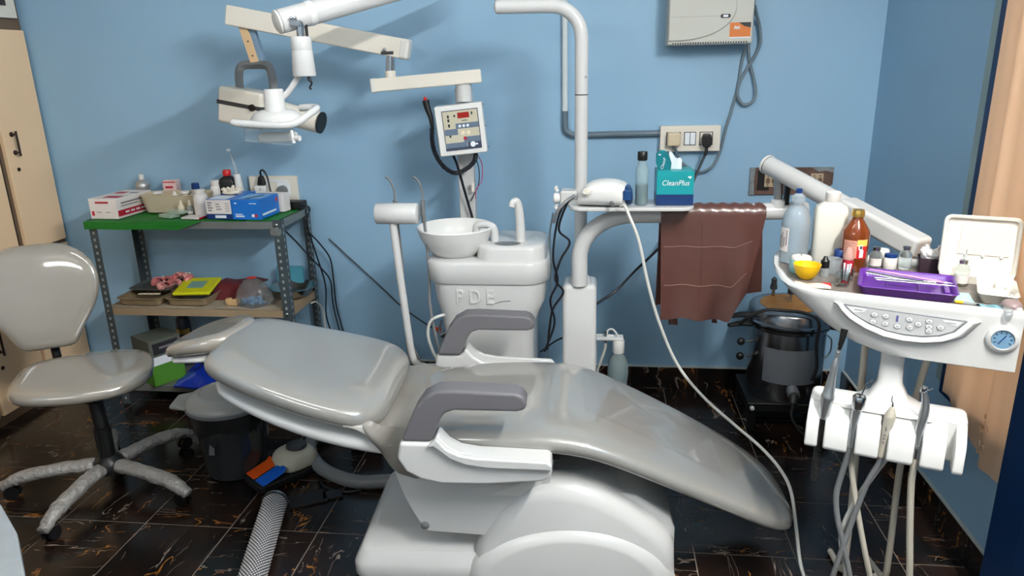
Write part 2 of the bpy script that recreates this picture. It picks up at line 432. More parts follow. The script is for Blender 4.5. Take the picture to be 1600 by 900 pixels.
# ================================================================== DENTAL CHAIR
ch = thing('dental_chair', 'large reclined grey leather dental chair on a glossy white base', 'dental chair', (-0.25, 2.08, 0), math.radians(3))
def loft_u(st, m, name, parent, n=32, e=3.0, sub=1, ends=True):
    R = []
    for (u, half, top, th, vc, dish) in st:
        R.append(cushion_ring(u, half, top, th, vc, n, e, dish))
    g = G(); g.rings(R)
    return g.ob(name, m, parent, sub=sub)
seat = loft_u([(-0.345,0.15,0.475,0.03,0.005,0),(-0.335,0.19,0.490,0.06,0.005,0),(-0.29,0.235,0.508,0.085,0.005,0.004),(-0.18,0.268,0.518,0.095,0.005,0.010),(-0.02,0.280,0.522,0.095,0.005,0.014),(0.12,0.283,0.520,0.095,0.005,0.012),
    (0.20,0.282,0.508,0.095,0.005,0.010),(0.28,0.278,0.480,0.095,0.005,0.008),(0.40,0.270,0.424,0.092,0.0,0.007),(0.55,0.258,0.348,0.088,-0.0,0.006),(0.69,0.238,0.270,0.084,-0.0,0.005),(0.77,0.212,0.222,0.078,-0.0,0.003),(0.818,0.172,0.190,0.066,-0.0,0),(0.842,0.12,0.168,0.042,-0.0,0),(0.85,0.06,0.152,0.015,-0.0,0)], 'leather', 'seat', ch)
# clear film that covers the foot end, in wrinkles
mat('clear_film', (168,170,172), 0.05, alpha=0.16, coat=0.6)
TOPS = [(0.12,0.520),(0.20,0.508),(0.28,0.480),(0.40,0.424),(0.55,0.348),(0.69,0.270),(0.77,0.222)]
def seat_top(u):
    for (a0,z0),(a1,z1) in zip(TOPS, TOPS[1:]):
        if a0 <= u <= a1: return z0+(z1-z0)*(u-a0)/(a1-a0)
    return 0.2
def film(a, b):
    u = 0.21+0.42*a; v = -0.10+0.32*b-0.04*a
    e = math.sin(PI*a)*math.sin(PI*b)
    return (u, v, seat_top(u)-0.0075*(1-(v/0.27)**2)+0.0035+0.006*e*max(0, math.sin(11*a+6*b+1.5*math.sin(9*b)))*math.sin(5*b+1))
G().grid(film, 60, 40).ob('clear_film', 'clear_film', ch)
back = loft_u([(-0.925,0.13,0.665,0.03,0.02,0),(-0.918,0.175,0.690,0.055,0.02,0),(-0.895,0.205,0.702,0.085,0.02,0.004),(-0.85,0.225,0.700,0.10,0.018,0.012),(-0.78,0.245,0.680,0.105,0.012,0.018),(-0.66,0.270,0.648,0.108,0.012,0.020),(-0.55,0.285,0.618,0.108,0.012,0.018),(-0.48,0.285,0.600,0.105,0.012,0.012),(-0.43,0.268,0.584,0.10,0.012,0.006),(-0.395,0.235,0.566,0.085,0.012,0.0),(-0.378,0.19,0.551,0.055,0.012,0.0),(-0.372,0.14,0.536,0.025,0.012,0)], 'leather', 'backrest', ch)
# white shell under the backrest
R = []
for (u, half, top, th) in ((-0.90,0.15,0.615,0.02),(-0.88,0.19,0.612,0.05),(-0.82,0.212,0.594,0.06),(-0.70,0.245,0.552,0.065),(-0.55,0.262,0.512,0.07),(-0.42,0.262,0.486,0.075),(-0.33,0.24,0.46,0.07),(-0.30,0.20,0.44,0.04)):
    R.append(cushion_ring(u, half, top, th, 0.012, 24, 3.5))
G().rings(R).ob('back_shell', 'white', ch, sub=1)
# folded leather skirt between backrest and seat
def fold(a, b):
    v = -0.27+0.55*b
    u = -0.475+0.235*a
    w = 0.555-0.05*a-0.035*math.sin(PI*a)+0.010*math.sin(3*PI*a+2*b)
    dv = 1-0.12*a
    edge = min(b, 1-b)
    drop = 0.03*max(0, 1-edge/0.06)**2
    return (u-drop*0.1, 0.01+(v-0.005)*dv, w-drop+0.004*math.sin(17*b+5*a))
g = G().grid(fold, 14, 40, 0.004)
g.ob('leather_skirt', 'leather_fold', ch)
def foldside(a, b):
    u = -0.425+0.165*a; top = 0.530-0.03*a; bot = top-0.005-0.15*math.sin(PI*(0.03+0.62*a))
    w = top+(bot-top)*b
    return (u, -0.238-0.004*a-0.012*math.sin(PI*b)*(1+0.5*math.sin(9*a))+0.006*math.sin(14*a+4*b), w)
G().grid(foldside, 20, 10, 0.004).ob('leather_skirt', 'leather_fold', ch)
# headrest
hd = Matrix.Translation((-0.995, 0.10, 0.660)) @ Matrix.Rotation(math.radians(-10), 4, 'Z') @ Matrix.Rotation(math.radians(-6), 4, 'Y')
def hr_st(st, n=28, e=2.8):
    R = []
    for (u, half, top, th, dish) in st: R.append([tuple(hd @ Vector(p)) for p in cushion_ring(u, half, top, th, 0, n, e, dish)])
    return R
G().rings(hr_st([(-0.115,0.095,-0.002,0.02,0),(-0.112,0.115,0.010,0.05,0),(-0.095,0.132,0.022,0.06,0.006),(-0.03,0.142,0.040,0.075,0.018),(0.04,0.135,0.048,0.08,0.020),(0.085,0.110,0.044,0.075,0.010),(0.108,0.075,0.032,0.055,0),(0.116,0.04,0.015,0.02,0)])).ob('headrest', 'leather_warm', ch, sub=1)
G().rings(hr_st([(-0.105,0.105,-0.030,0.02,0),(-0.08,0.125,-0.026,0.03,0),(0.04,0.12,-0.026,0.03,0),(0.09,0.09,-0.028,0.03,0)])).ob('headrest_shell', 'white', ch)
G().tube([(-0.98,0.08,0.62),(-0.95,0.05,0.585),(-0.92,0.012,0.59),(-0.85,0.012,0.60)], 0.022, n=10).ob('headrest_bar', 'black', ch)
G().box((-0.99,0.09,0.605),(0.09,0.12,0.035)).ob('headrest_bracket', 'black', ch, bevel=0.006)
# armrests
def armrest(v0, v1, sgn):
    poly = [(-0.300,0.515),(-0.215,0.515),(-0.188,0.580),(-0.175,0.600),(-0.150,0.609),(0.02,0.606),(0.042,0.612),(0.048,0.630),(0.036,0.652),(0.015,0.660),(-0.150,0.668),(-0.195,0.666),(-0.232,0.645),(-0.258,0.608)]
    p = G().prism(poly, v0, v1, 'xz').ob('armrest_pad', 'arm_grey', ch, bevel=0.012, seg=4)
    o = v0-0.012 if sgn < 0 else v0+0.012
    a, b = (v0-0.008, v1-0.010) if sgn < 0 else (v0+0.010, v1+0.008)
    br = [(-0.302,0.515),(-0.215,0.513),(-0.198,0.538),(-0.172,0.505),(-0.140,0.485),(-0.09,0.476),(0.10,0.466),(0.113,0.460),(0.114,0.430),(0.104,0.410),(0.085,0.400),(-0.068,0.388),(-0.19,0.388),(-0.25,0.402),(-0.29,0.425),(-0.312,0.465)]
    G().prism(br, a, b, 'xz').ob('armrest_bracket', 'white', ch, bevel=0.010, seg=4)
    # raised rib along the top edge of the bracket
    rib = [(-0.225,0.508),(-0.198,0.536),(-0.172,0.505),(-0.140,0.487),(-0.09,0.478),(0.10,0.468),(0.113,0.458),(0.113,0.442),(-0.06,0.447),(-0.12,0.456),(-0.165,0.475),(-0.19,0.497),(-0.207,0.510)]
    if sgn < 0: G().prism(rib, a-0.014, a+0.004, 'xz').ob('bracket_rib', 'white', ch, bevel=0.006, seg=3)
    else: G().prism(rib, b-0.004, b+0.014, 'xz').ob('bracket_rib', 'white', ch, bevel=0.006, seg=3)
armrest(-0.328, -0.258, -1)
armrest(0.285, 0.355, 1)
# swivel cover below the seat, both sides, and the carriage
cov = [(-0.335,0.43)]
for k in range(9):
    t = k/8; cov.append((-0.352+0.085*t**1.6*1.0, 0.40-0.235*t))
cov += [(-0.24,0.163),(-0.05,0.150),(0.06,0.160),(0.10,0.30),(0.12,0.43)]
G().prism(cov, -0.235, 0.245, 'xz').ob('swivel_cover', 'white', ch, bevel=0.004)
for (u_, w_) in ((-0.268,0.185),(-0.205,0.365)):
    G().lathe([(0.013,0),(0.013,0.003),(0.008,0.007),(0.003,0.008)], (u_,-0.235,w_), 16, axis=(0,-1,0)).ob('cap_screw', 'mid_grey', ch)
G().prism([(-0.075,0.292),(0.05,0.345),(0.09,0.352),(0.05,0.29)], -0.2358, -0.2345, 'xz').ob('cover_cutout', 'white_matte', ch)
G().bb(0.08,0.135,-0.262,-0.225,0.425,0.475).ob('hinge_block', 'black', ch, bevel=0.003)
G().bb(0.0,0.28,-0.20,0.20,0.36,0.44).ob('seat_frame', 'dark_grey', ch, bevel=0.01)
G().prism([(-0.02,0.3),(0.2,0.3),(0.36,0.27),(0.46,0.20),(0.475,0.16),(0.475,0.02),(-0.02,0.02)], -0.2, 0.22, 'xz').ob('lift_housing', 'white', ch, bevel=0.015)
# base plate
bp = rrect(-0.115, 0.0, 0.77, 0.50, 0.045)
def platez(z, k): return [((x+0.115)*k-0.115, y*k, z) for x, y in bp]
g = G(); g.rings([platez(0.002,0.995), platez(0.006,1.0), platez(0.042,1.0), platez(0.052,0.99), platez(0.085,0.945), platez(0.092,0.93)])
g.ob('base_plate', 'white', ch, angle=50)
# humped base cover with an arched front
hp = [(-0.125,0.0),(-0.122,0.11),(-0.10,0.155),(-0.045,0.245),(0.03,0.315),(0.07,0.338),(0.12,0.346),(0.18,0.341),(0.25,0.318),(0.33,0.268),(0.41,0.205),(0.452,0.168),(0.470,0.13),(0.476,0.0)]
def hump_ring(v, k, dz): return [(0.17+(x-0.17)*k, v, max(0.001, z*k+dz if z > 0.02 else 0.001)) for x, z in hp]
G().rings([hump_ring(0.24,0.97,-0.01), hump_ring(0.2,1.0,0.0), hump_ring(-0.205,1.0,0.0), hump_ring(-0.232,0.99,-0.003), hump_ring(-0.252,0.955,-0.012), hump_ring(-0.262,0.90,-0.022)]).ob('base_cover', 'white', ch, angle=70)
ap = []
for k in range(25):
    t = PI*k/24; ap.append((0.165-0.285*math.cos(t), 0.012+0.185*math.sin(t)))
def arch(v, k): return [(0.175+(x-0.175)*k, v, 0.001+max(0,(z-0.012)*k)) for x, z in ap]
G().rings([arch(-0.24,1.10), arch(-0.262,1.05), arch(-0.272,0.98), arch(-0.279,0.93), arch(-0.281,0.88)]).ob('base_arch', 'white', ch, angle=70)

# hose looping from the chair to the floor
hs = tag(G().tube([(-0.60,2.33,0.03),(-0.76,2.31,0.025),(-0.90,2.30,0.025),(-1.05,2.38,0.025),(-1.15,2.52,0.028),(-1.15,2.64,0.04),(-1.05,2.70,0.05),(-0.95,2.66,0.05)], 0.026, n=12).ob('corrugated_hose', 'hose_grey'), 'thick grey hose curled on the floor beneath the chair back', 'hose')
bk = thing('junction_block', 'dark block holding the grey hose end on the floor', 'block', (-0.95,2.62,0), 0.3)
G().bb(-0.06,0.06,-0.05,0.05,0.0,0.09).ob('body','black_rubber',bk,bevel=0.006)
G().bb(-0.065,0.065,-0.055,0.055,0.09,0.11).ob('lid','dark_grey',bk,bevel=0.004)
# ================================================================== OPERATOR STOOL
mat('foil', (152,148,144), 0.42, metal=0.2, bump=1.0, bscale=55, var=0.12, vscale=30)
st = thing('operator_stool', 'grey leather operator stool on five film-wrapped legs beside the wardrobe', 'stool', (-1.81, 2.23, 0))
def blob(st_, m, name, parent, mx, n=32, e=2.6, sub=1):
    R = [[tuple(mx @ Vector(p)) for p in cushion_ring(u, half, top, th, vc, n, e, dish)] for (u, half, top, th, vc, dish) in st_]
    return G().rings(R).ob(name, m, parent, sub=sub)
sm = Matrix.Translation((-0.045, 0.02, 0.40)) @ Matrix.Rotation(math.radians(28), 4, 'Z') @ Matrix.Rotation(math.radians(2), 4, 'Y')
blob([(-0.225,0.06,0.045,0.02,0,0),(-0.22,0.11,0.065,0.05,0,0),(-0.19,0.165,0.080,0.078,0,0.004),(-0.12,0.20,0.084,0.086,0,0.008),(0,0.218,0.084,0.088,0,0.012),(0.10,0.212,0.086,0.088,0,0.010),(0.17,0.18,0.086,0.082,0,0.006),(0.215,0.12,0.076,0.06,0,0),(0.23,0.06,0.058,0.02,0,0)], 'leather_warm', 'seat', st, sm)
# backrest: shield-shaped cushion, seen from the front
bm_ = Matrix.Translation((-0.315, 0.215, 0.68)) @ Matrix.Rotation(math.radians(30), 4, 'Z') @ Matrix.Rotation(math.radians(-14), 4, 'X')
R = []
for (z, half, th) in ((-0.205,0.06,0.02),(-0.20,0.09,0.045),(-0.18,0.105,0.06),(-0.13,0.13,0.07),(-0.07,0.175,0.075),(0.0,0.205,0.08),(0.06,0.212,0.08),(0.12,0.195,0.078),(0.17,0.15,0.07),(0.195,0.10,0.05),(0.202,0.06,0.02)):
    ring = []
    for j in range(28):
        t = 2*PI*j/28; c, s_ = math.cos(t), math.sin(t)
        x = math.copysign(abs(c)**0.75, c)*half; y = math.copysign(abs(s_)**0.75, s_)*th/2-0.18*x*x/0.2+0.02
        ring.append(tuple(bm_ @ Vector((x, y, z))))
    R.append(ring)
G().rings(R).ob('backrest', 'leather_warm', st, sub=1)
G().tube([(-0.08,0.03,0.385),(-0.20,0.12,0.375),(-0.31,0.225,0.42),(-0.345,0.265,0.55),(-0.335,0.255,0.64)], 0.016, n=10, flat=0.5).ob('back_bar', 'black', st)
G().bb(-0.10,0.06,-0.07,0.09,0.375,0.40).ob('seat_plate', 'black', st, bevel=0.004)
G().cyl((0,0,0.10),(0,0,0.25),0.029,n=20).ob('column_sleeve', 'black', st)
G().cyl((-0.0,0.0,0.25),(-0.015,0.01,0.39),0.024,n=20).ob('gas_column', 'black', st)
G().lathe([(0.05,0.07),(0.055,0.09),(0.05,0.115),(0.035,0.13),(0.03,0.135)],(0,0,0),20).ob('hub','black',st)
feet = [(-0.005,-0.355),(0.365,-0.10),(-0.36,-0.115),(0.13,0.33),(-0.20,0.30)]
for k,(fx,fy) in enumerate(feet):
    d = Vector((fx,fy,0)).normalized(); L_ = Vector((fx,fy,0)).length
    pts = [d*0.045+Vector((0,0,0.10)), d*(L_*0.45)+Vector((0,0,0.098)), d*(L_*0.8)+Vector((0,0,0.082)), d*L_+Vector((0,0,0.05))]
    random.seed(k+4)
    g = G().tube(pts, [0.030,0.029,0.028,0.020], n=14, k=9, flat=0.85)
    g.v = [(x+random.uniform(-.004,.004), y+random.uniform(-.004,.004), z+random.uniform(-.004,.004)) for x,y,z in g.v]
    g.ob('leg', 'foil', st, sub=1)
    q = d*(L_-0.035)
    g = G(); g.cyl((q.x-d.y*0.018,q.y+d.x*0.018,0.0255),(q.x-d.y*0.006,q.y+d.x*0.006,0.0255),0.025,n=16); g.cyl((q.x+d.y*0.018,q.y-d.x*0.018,0.0255),(q.x+d.y*0.006,q.y-d.x*0.006,0.0255),0.025,n=16); g.cyl((q.x,q.y,0.025),(q.x,q.y,0.06),0.007,n=8)
    g.ob('caster', 'black', st)

# ================================================================== WASTE BIN
mat('bin_grey', (156,156,152), 0.3, coat=0.2, var=0.06)
mat('bin_body', (58,62,64), 0.12, trans=0.35, var=0.25, vscale=9)
bn = thing('waste_bin', 'round smoky translucent waste bin with a grey domed lid under the chair headrest', 'bin', (-1.40, 2.40, 0), 0.2)
G().lathe([(0.10,0.001),(0.112,0.006),(0.118,0.05),(0.135,0.28),(0.137,0.285),(0.134,0.285),(0.116,0.05),(0.11,0.010)],(0,0,0),32).ob('bucket','bin_body',bn)
def bagp(t, b):
    a = 2*PI*t; r = 0.139+0.004*math.sin(a*9+b*3)*b; return (r*math.cos(a), r*math.sin(a), 0.295-b*(0.085+0.012*math.sin(a*5)))
G().grid(bagp, 64, 6).ob('bin_bag','black',bn)
G().lathe([(0.150,0.285),(0.154,0.292),(0.152,0.303),(0.142,0.316),(0.115,0.329),(0.100,0.332),(0.098,0.3285),(0.06,0.333),(0.0001,0.335)],(0,0,0),40,caps=False).ob('lid','bin_grey',bn)
G().lathe([(0.155,0.280),(0.157,0.289),(0.155,0.294),(0.150,0.294),(0.150,0.280)],(0,0,0),40,caps=False).ob('lid_rim','mid_grey',bn)
G().prism([(-0.20,-0.05),(-0.135,-0.075),(-0.135,0.075),(-0.20,0.05)],0.288,0.302,'xy').ob('lid_tab','bin_grey',bn,bevel=0.004)
for a in (0.6, 1.7, 3.9, 5.2): G().prism([(0,0),(0.03,0.005),(0.035,0.035),(0.012,0.045)],-0.001,0.001,'xz').ob('torn_sticker','mid_grey',bn,loc=(0.126*math.cos(a+2.5),0.126*math.sin(a+2.5),0.12),rotation=(0,0,a+2.5+PI/2))

# ================================================================== FOOT PEDAL
mat('pedal_cream',(196,190,172),0.4); mat('pedal_orange',(220,84,22),0.4); mat('pedal_blue',(24,96,200),0.4)
fp = thing('foot_control', 'cream foot control with an orange and a blue pedal on the floor', 'foot pedal', (-1.185,2.375,0), math.radians(-38))
# local +y runs to the pedals' front (towards lower left in the photo), body behind
out = [(-0.075,-0.135),(-0.06,-0.15),(0.06,-0.15),(0.075,-0.135),(0.085,0.02),(0.07,0.09),(0.03,0.115),(-0.03,0.115),(-0.07,0.09),(-0.085,0.02)]
G().prism(out,0.003,0.03,'xy').ob('tray','black_rubber',fp,bevel=0.005)
R=[]
for z,k in ((0.02,1.0),(0.05,0.98),(0.075,0.90),(0.092,0.72),(0.098,0.45)):
    R.append([(0.078*k*math.cos(t)**1 if False else 0.078*k*math.copysign(abs(math.cos(t))**0.7,math.cos(t)), 0.035+0.085*k*math.copysign(abs(math.sin(t))**0.7,math.sin(t)), z) for t in [2*PI*j/28 for j in range(28)]])
G().rings(R).ob('housing','pedal_cream',fp,sub=1)
G().lathe([(0.036,0.085),(0.036,0.098),(0.040,0.100),(0.038,0.108),(0.030,0.113),(0.0001,0.114)],(0.005,0.045,0),24,caps=False).ob('round_button','dark_grey',fp)
for s_,mm in ((-1,'pedal_orange'),(1,'pedal_blue')):
    G().prism([(-0.135,0.032),(-0.05,0.052),(-0.035,0.066),(-0.035,0.058),(-0.05,0.044),(-0.135,0.024)],s_*0.036-0.031,s_*0.036+0.031,'yz').ob('pedal',mm,fp,bevel=0.003)
pc = tag(G().tube([(-1.06,2.36,0.008),(-1.0,2.28,0.005),(-0.9,2.26,0.005),(-0.80,2.32,0.005),(-0.72,2.40,0.005)],0.004,n=6).ob('pedal_cable','cable_black'),'thin black cable running from the foot control to the chair base','cable')
for (x,y,w_,d_,r_,lb_) in ((-1.30,2.51,0.07,0.045,0.5,'small dark rubber pad between the waste bin and the foot control'),(-1.035,2.20,0.13,0.075,0.5,'wide dark rubber pad lying beside the bead-patterned tube'),(-0.955,2.235,0.07,0.05,0.4,'narrow dark rubber pad beside the wide one on the floor')):
    tag(G().box((0,0,0.0052),(w_,d_,0.009)).ob('rubber_pad','black_rubber',None,bevel=0.002,loc=(x,y,0),rotation=(0,0,r_)),lb_,'pad')

# ================================================================== PATTERNED TUBE
m_ = mat('mesh_silver',(205,205,208),0.4,metal=0.4)
nt=m_.node_tree; bs=nt.nodes['Principled BSDF']
tb = thing('knurled_tube','silver bead-patterned tube lying on the floor in front of the foot control','tube',(-1.117,2.112,0.0435),0)
A=Vector((0,0,0)); B=Vector((0.1135,-0.44,0.0)); d=(B-A).normalized(); side=d.cross(Vector((0,0,1))).normalized()
G().cyl(A,B,0.040,n=32).ob('core','black_rubber',tb)
bg=G(); rows=60; nb=26; r_=0.0405; L_=(B-A).length
bead=[(-1,0,0),(0,-1,0),(1,0,0),(0,1,0),(0,0,1)]
for i in range(rows):
    for j in range(nb):
        t=2*PI*(j+0.5*(i%2))/nb
        if math.sin(t)<-0.75: continue
        c=A+d*(0.006+(L_-0.01)*i/rows); rad=side*math.cos(t)+Vector((0,0,1))*math.sin(t); tan=d.cross(rad)
        p=c+rad*(r_-0.0008); s1,s2,h=0.0033,0.0042,0.0035
        bg.add([tuple(p+d*s1*a+tan*s2*b+rad*h*q) for a,b,q in bead],[(0,1,4),(1,2,4),(2,3,4),(3,0,4)])
ob=bg.ob('bead_pattern','mesh_silver',tb,angle=0); ob['kind']='stuff'
G().lathe([(0.0445,0),(0.0445,0.008),(0.043,0.013),(0.036,0.016),(0.0001,0.017)],(0,0,0),28,axis=tuple(-d),caps=False).ob('end_cap','brushed',tb)

# ================================================================== DESK CORNER (foreground, left)
mat('desk_grey',(140,146,150),0.4,var=0.06,vscale=30)
dk = thing('desk','grey rounded desk corner standing beside the operator stool','desk',(-1.62,0.80,0))
poly=[(-0.75,-0.65),(0.40,-0.65),(0.62,-0.20),(0.635,-0.08),(0.625,0.03),(0.60,0.15),(0.555,0.24),(0.44,0.36),(0.325,0.452),(0.20,0.52),(0.05,0.55),(-0.75,0.55)]
G().prism(poly,0.57,0.60,'xy').ob('desk_top','desk_grey',dk,bevel=0.004)
for x,y in ((-0.65,-0.55),(-0.65,0.45),(0.25,-0.50),(0.12,0.38)): G().cyl((x,y,0.0),(x,y,0.57),0.022,n=14).ob('leg','dark_grey',dk)
# ================================================================== SLOTTED-ANGLE RACK
rk = thing('storage_rack', 'grey slotted-angle steel rack with three shelves against the blue wall', 'rack', (-1.775, 3.06, 0))
X0, X1, Y0, Y1 = -0.445, 0.435, -0.155, 0.165
def post(x, y, sx, sy):
    g = G(); g.bb(min(x,x+sx*0.036), max(x,x+sx*0.036), y-0.001*1, y+0.001, 0.0, 0.882); g.bb(x-0.001, x+0.001, min(y,y+sy*0.036), max(y,y+sy*0.036), 0.0, 0.882)
    p = g.ob('post', 'slot_steel', rk)
    h = G(); k = 0; z = 0.03
    while z < 0.86:
        h.box((x+sx*0.018, y-sy*0.0014 if False else y-0.0014, z), (0.009,0.0012,0.012)); h.box((x-sx*0.0014, y+sy*0.018, z), (0.0012,0.009,0.012)); z += 0.0305
    hh = h.ob('slot_holes', 'slot_hole', p); hh['kind'] = 'stuff'
post(X0,Y0,1,1); post(X1,Y0,-1,1); post(X0,Y1,1,-1); post(X1,Y1,-1,-1)
def shelf(z, m, front):
    g = G(); g.bb(X0+0.003,X1-0.003,Y0+0.003,Y1-0.003,z-0.003,z)
    s_ = g.ob('shelf', m, rk)
    l = G(); l.bb(X0+0.003,X1-0.003,Y0+0.002,Y0+0.0045,z-0.032,z-0.002); l.ob('shelf_lip', front, s_)
    l = G(); l.bb(X0+0.003,X1-0.003,Y1-0.0045,Y1-0.002,z-0.032,z-0.002); l.ob('shelf_lip', front, s_)
    for x in (X0+0.0035, X1-0.006): G().bb(x,x+0.0025,Y0+0.004,Y1-0.004,z-0.032,z-0.002).ob('shelf_lip', front, s_)
shelf(0.875,'sheet_steel','sheet_steel'); shelf(0.475,'shelf_beige','shelf_beige'); shelf(0.10,'sheet_steel','sheet_steel')
for z in (0.86,0.46,0.085):
    for x in (X0+0.018, X1-0.018): G().lathe([(0.008,0),(0.008,0.003),(0.004,0.006)],(x,Y0-0.002,z),10,axis=(0,-1,0)).ob('bolt','steel',rk)
G().prism([(X1-0.045,0.815),(X1-0.005,0.815),(X1+0.002,0.83),(X1-0.002,0.845),(X1-0.043,0.85),(X1-0.050,0.832)],Y0-0.004,Y0-0.0015,'xz').ob('gusset_plate','sheet_steel',rk)
# green cloth on the top shelf
ZT = 0.880
def cloth(a, b):
    # b: 0 front hem .. 1 back ; hem hangs at the front left, pulls back on the right
    x = -2.228+0.875*a
    hang = 0.036*max(0, min(1, (0.62-a)/0.12)) if a > 0.5 else 0.036
    y0 = 2.892 + (0.02 if a > 0.6 else 0)
    if b < 0.2:
        t = b/0.2; return (x, y0-0.006+0.002*math.sin(a*30)*(1-t), ZT-0.001-hang*(1-t)+0.001*math.sin(a*22))
    t = (b-0.2)/0.8
    return (x-0.0*t, y0+(3.20-y0)*t, ZT-0.0005+0.0008*math.sin(a*40+t*5)*math.sin(t*9))
tag(G().grid(cloth,60,16,0.0025).ob('green_cloth','green_cloth'),'green cloth spread over the top shelf of the rack','cloth')
ZI = 0.8835
def boxthing(name,label,cat,loc,dims,rz,m,group=None,bev=0.0015):
    t = thing(name,label,cat,loc,rz,group)
    b = G().bb(-dims[0]/2,dims[0]/2,-dims[1]/2,dims[1]/2,0,dims[2]).ob('carton',m,t,bevel=bev)
    return t,b
def patch(parent,m,x0,x1,z0,z1,y,axis='y',name='print'):
    """thin print on a face: axis y -> plane y=const ; x -> plane x=const ; z -> plane z=const"""
    e=0.0004; g=G()
    if axis=='y': g.bb(x0,x1,y-e,y+e,z0,z1)
    elif axis=='x': g.bb(y-e,y+e,x0,x1,z0,z1)
    else: g.bb(x0,x1,z0,z1,y-e,y+e)
    return g.ob(name,m,parent)
# red and white carton
t,b = boxthing('medicine_carton','long white carton with crimson bands on the green cloth','box',(-2.135,3.035,ZI),(0.135,0.24,0.088),math.radians(-4),'box_white')
patch(b,'crimson',0.055-0.17,0.10,0.010,0.036,0.0678,'x'); patch(b,'crimson',-0.058,-0.046,0.014,0.034,-0.1203)
patch(b,'crimson',-0.02,0.055,-0.09,-0.045,0.0883,'z'); patch(b,'crimson',-0.05,0.0,0.02,0.06,0.0883,'z'); patch(b,'print_grey',0.02,0.06,0.03,0.05,0.0883,'z')
patch(b,'print_grey',-0.09,0.09,0.062,0.068,0.0678,'x'); patch(b,'print_grey',-0.09,0.02,0.050,0.054,0.0678,'x')
patch(b,'crimson',-0.035,0.03,0.068,0.076,-0.1203); patch(b,'print_grey',-0.035,-0.01,0.028,0.031,-0.1203); patch(b,'print_grey',0.01,0.035,0.028,0.031,-0.1203)
for i in range(4): patch(b,'print_white',-0.07+i*0.035,-0.045+i*0.035,0.019,0.027,0.0682,'x')
# bottles
def bottle(name,label,cat,loc,prof,m,cap=None,capm=None,n=24,group=None,sx=1,sy=1,rz=0,labelband=None,liquid=None):
    t = thing(name,label,cat,loc,rz,group)
    G().lathe(prof,(0,0,0),n,sx=sx,sy=sy).ob('body',m,t,angle=50)
    if cap: G().lathe(cap,(0,0,0),n).ob('cap',capm,t,angle=40)
    if labelband:
        r,z0,z1,lm,a0,a1 = labelband
        G().grid(lambda a,b: (r*sx*math.cos(a0+(a1-a0)*a), r*sy*math.sin(a0+(a1-a0)*a), z0+(z1-z0)*b),16,1).ob('paper_label',lm,t)
    if liquid: G().lathe(liquid[0],(0,0,0),n,sx=sx,sy=sy).ob('liquid',liquid[1],t)
    return t
mat('silver_can',(176,176,174),0.3,metal=0.6); mat('pale_pink',(228,196,192),0.5); mat('basket',(196,182,156),0.5); mat('bottle_white',(226,222,218),0.35); mat('ivory',(222,210,184),0.45)
bottle('spray_can','small silver bottle with a grey nozzle behind the cream basket','bottle',(-2.13,3.20,ZI),[(0.026,0.001),(0.028,0.004),(0.028,0.06),(0.032,0.095),(0.032,0.105),(0.022,0.122),(0.011,0.128)],'silver_can',[(0.011,0.128),(0.011,0.150),(0.009,0.152)],'white_matte')
t,b = boxthing('pink_carton','small pale pink carton standing behind the cream basket','box',(-1.985,3.20,ZI),(0.062,0.045,0.125),0.1,'pale_pink'); patch(b,'crimson',-0.02,0.015,0.09,0.100,-0.0228); patch(b,'crimson',-0.03,0.03,0.116,0.121,-0.0228)
# basket
t = thing('plastic_basket','cream open plastic basket holding small bottles','basket',(-1.905,3.098,ZI),math.radians(3))
def ringr(w_,d_,r_,z): return [(x,y,z) for x,y in rrect(0,0,w_,d_,r_,5)]
G().rings([ringr(0.262,0.10,0.035,0.001),ringr(0.27,0.11,0.038,0.004),ringr(0.30,0.132,0.045,0.078),ringr(0.306,0.138,0.047,0.080),ringr(0.304,0.136,0.046,0.083),ringr(0.294,0.126,0.043,0.080),ringr(0.264,0.104,0.036,0.006)]).ob('bowl','basket',t)
for k,(x,y,h) in enumerate(((-1.985,3.085,0.075),(-1.90,3.075,0.072),(-1.875,3.12,0.07))):
    bottle('dropper_bottle',['ivory dropper bottle with flat lid inside the cream basket','ivory dropper bottle with pointed tip inside the cream basket','ivory dropper bottle at the back of the cream basket'][k],'bottle',(x,y,ZI+0.0065),[(0.019,0.001),(0.02,0.003),(0.02,h-0.015),(0.012,h-0.006),(0.01,h)],'ivory',[(0.021,h),(0.021,h+0.008),(0.019,h+0.010)] if k!=1 else [(0.010,h),(0.008,h+0.004),(0.0025,h+0.016)],'bottle_white')
bottle('medicine_bottle','small bottle with a dark blue screw cap inside the cream basket','bottle',(-1.815,3.108,ZI+0.0065),[(0.021,0.001),(0.022,0.004),(0.022,0.07),(0.02,0.085),(0.013,0.10)],'clear_frost',[(0.0165,0.092),(0.0175,0.094),(0.0165,0.118),(0.012,0.119)],'navy_band',labelband=(0.0224,0.02,0.06,'bottle_white',-2.6,-0.4))
bottle('pill_bottle','tall white bottle with a white cap beside the black bottle','bottle',(-1.755,3.178,ZI),[(0.026,0.001),(0.028,0.004),(0.028,0.085),(0.024,0.098),(0.018,0.104)],'bottle_white',[(0.021,0.102),(0.021,0.124),(0.019,0.126)],'bottle_white')
bottle('pill_bottle','white pill bottle with printed label in front of the cream basket','bottle',(-1.733,2.995,ZI),[(0.029,0.001),(0.031,0.004),(0.031,0.078),(0.027,0.092),(0.02,0.096)],'bottle_white',[(0.0225,0.094),(0.0225,0.113),(0.02,0.115)],'bottle_white',labelband=(0.0313,0.012,0.066,'box_white',-2.9,-0.2))
for i in range(5):
    x = -1.752+0.0*i; 
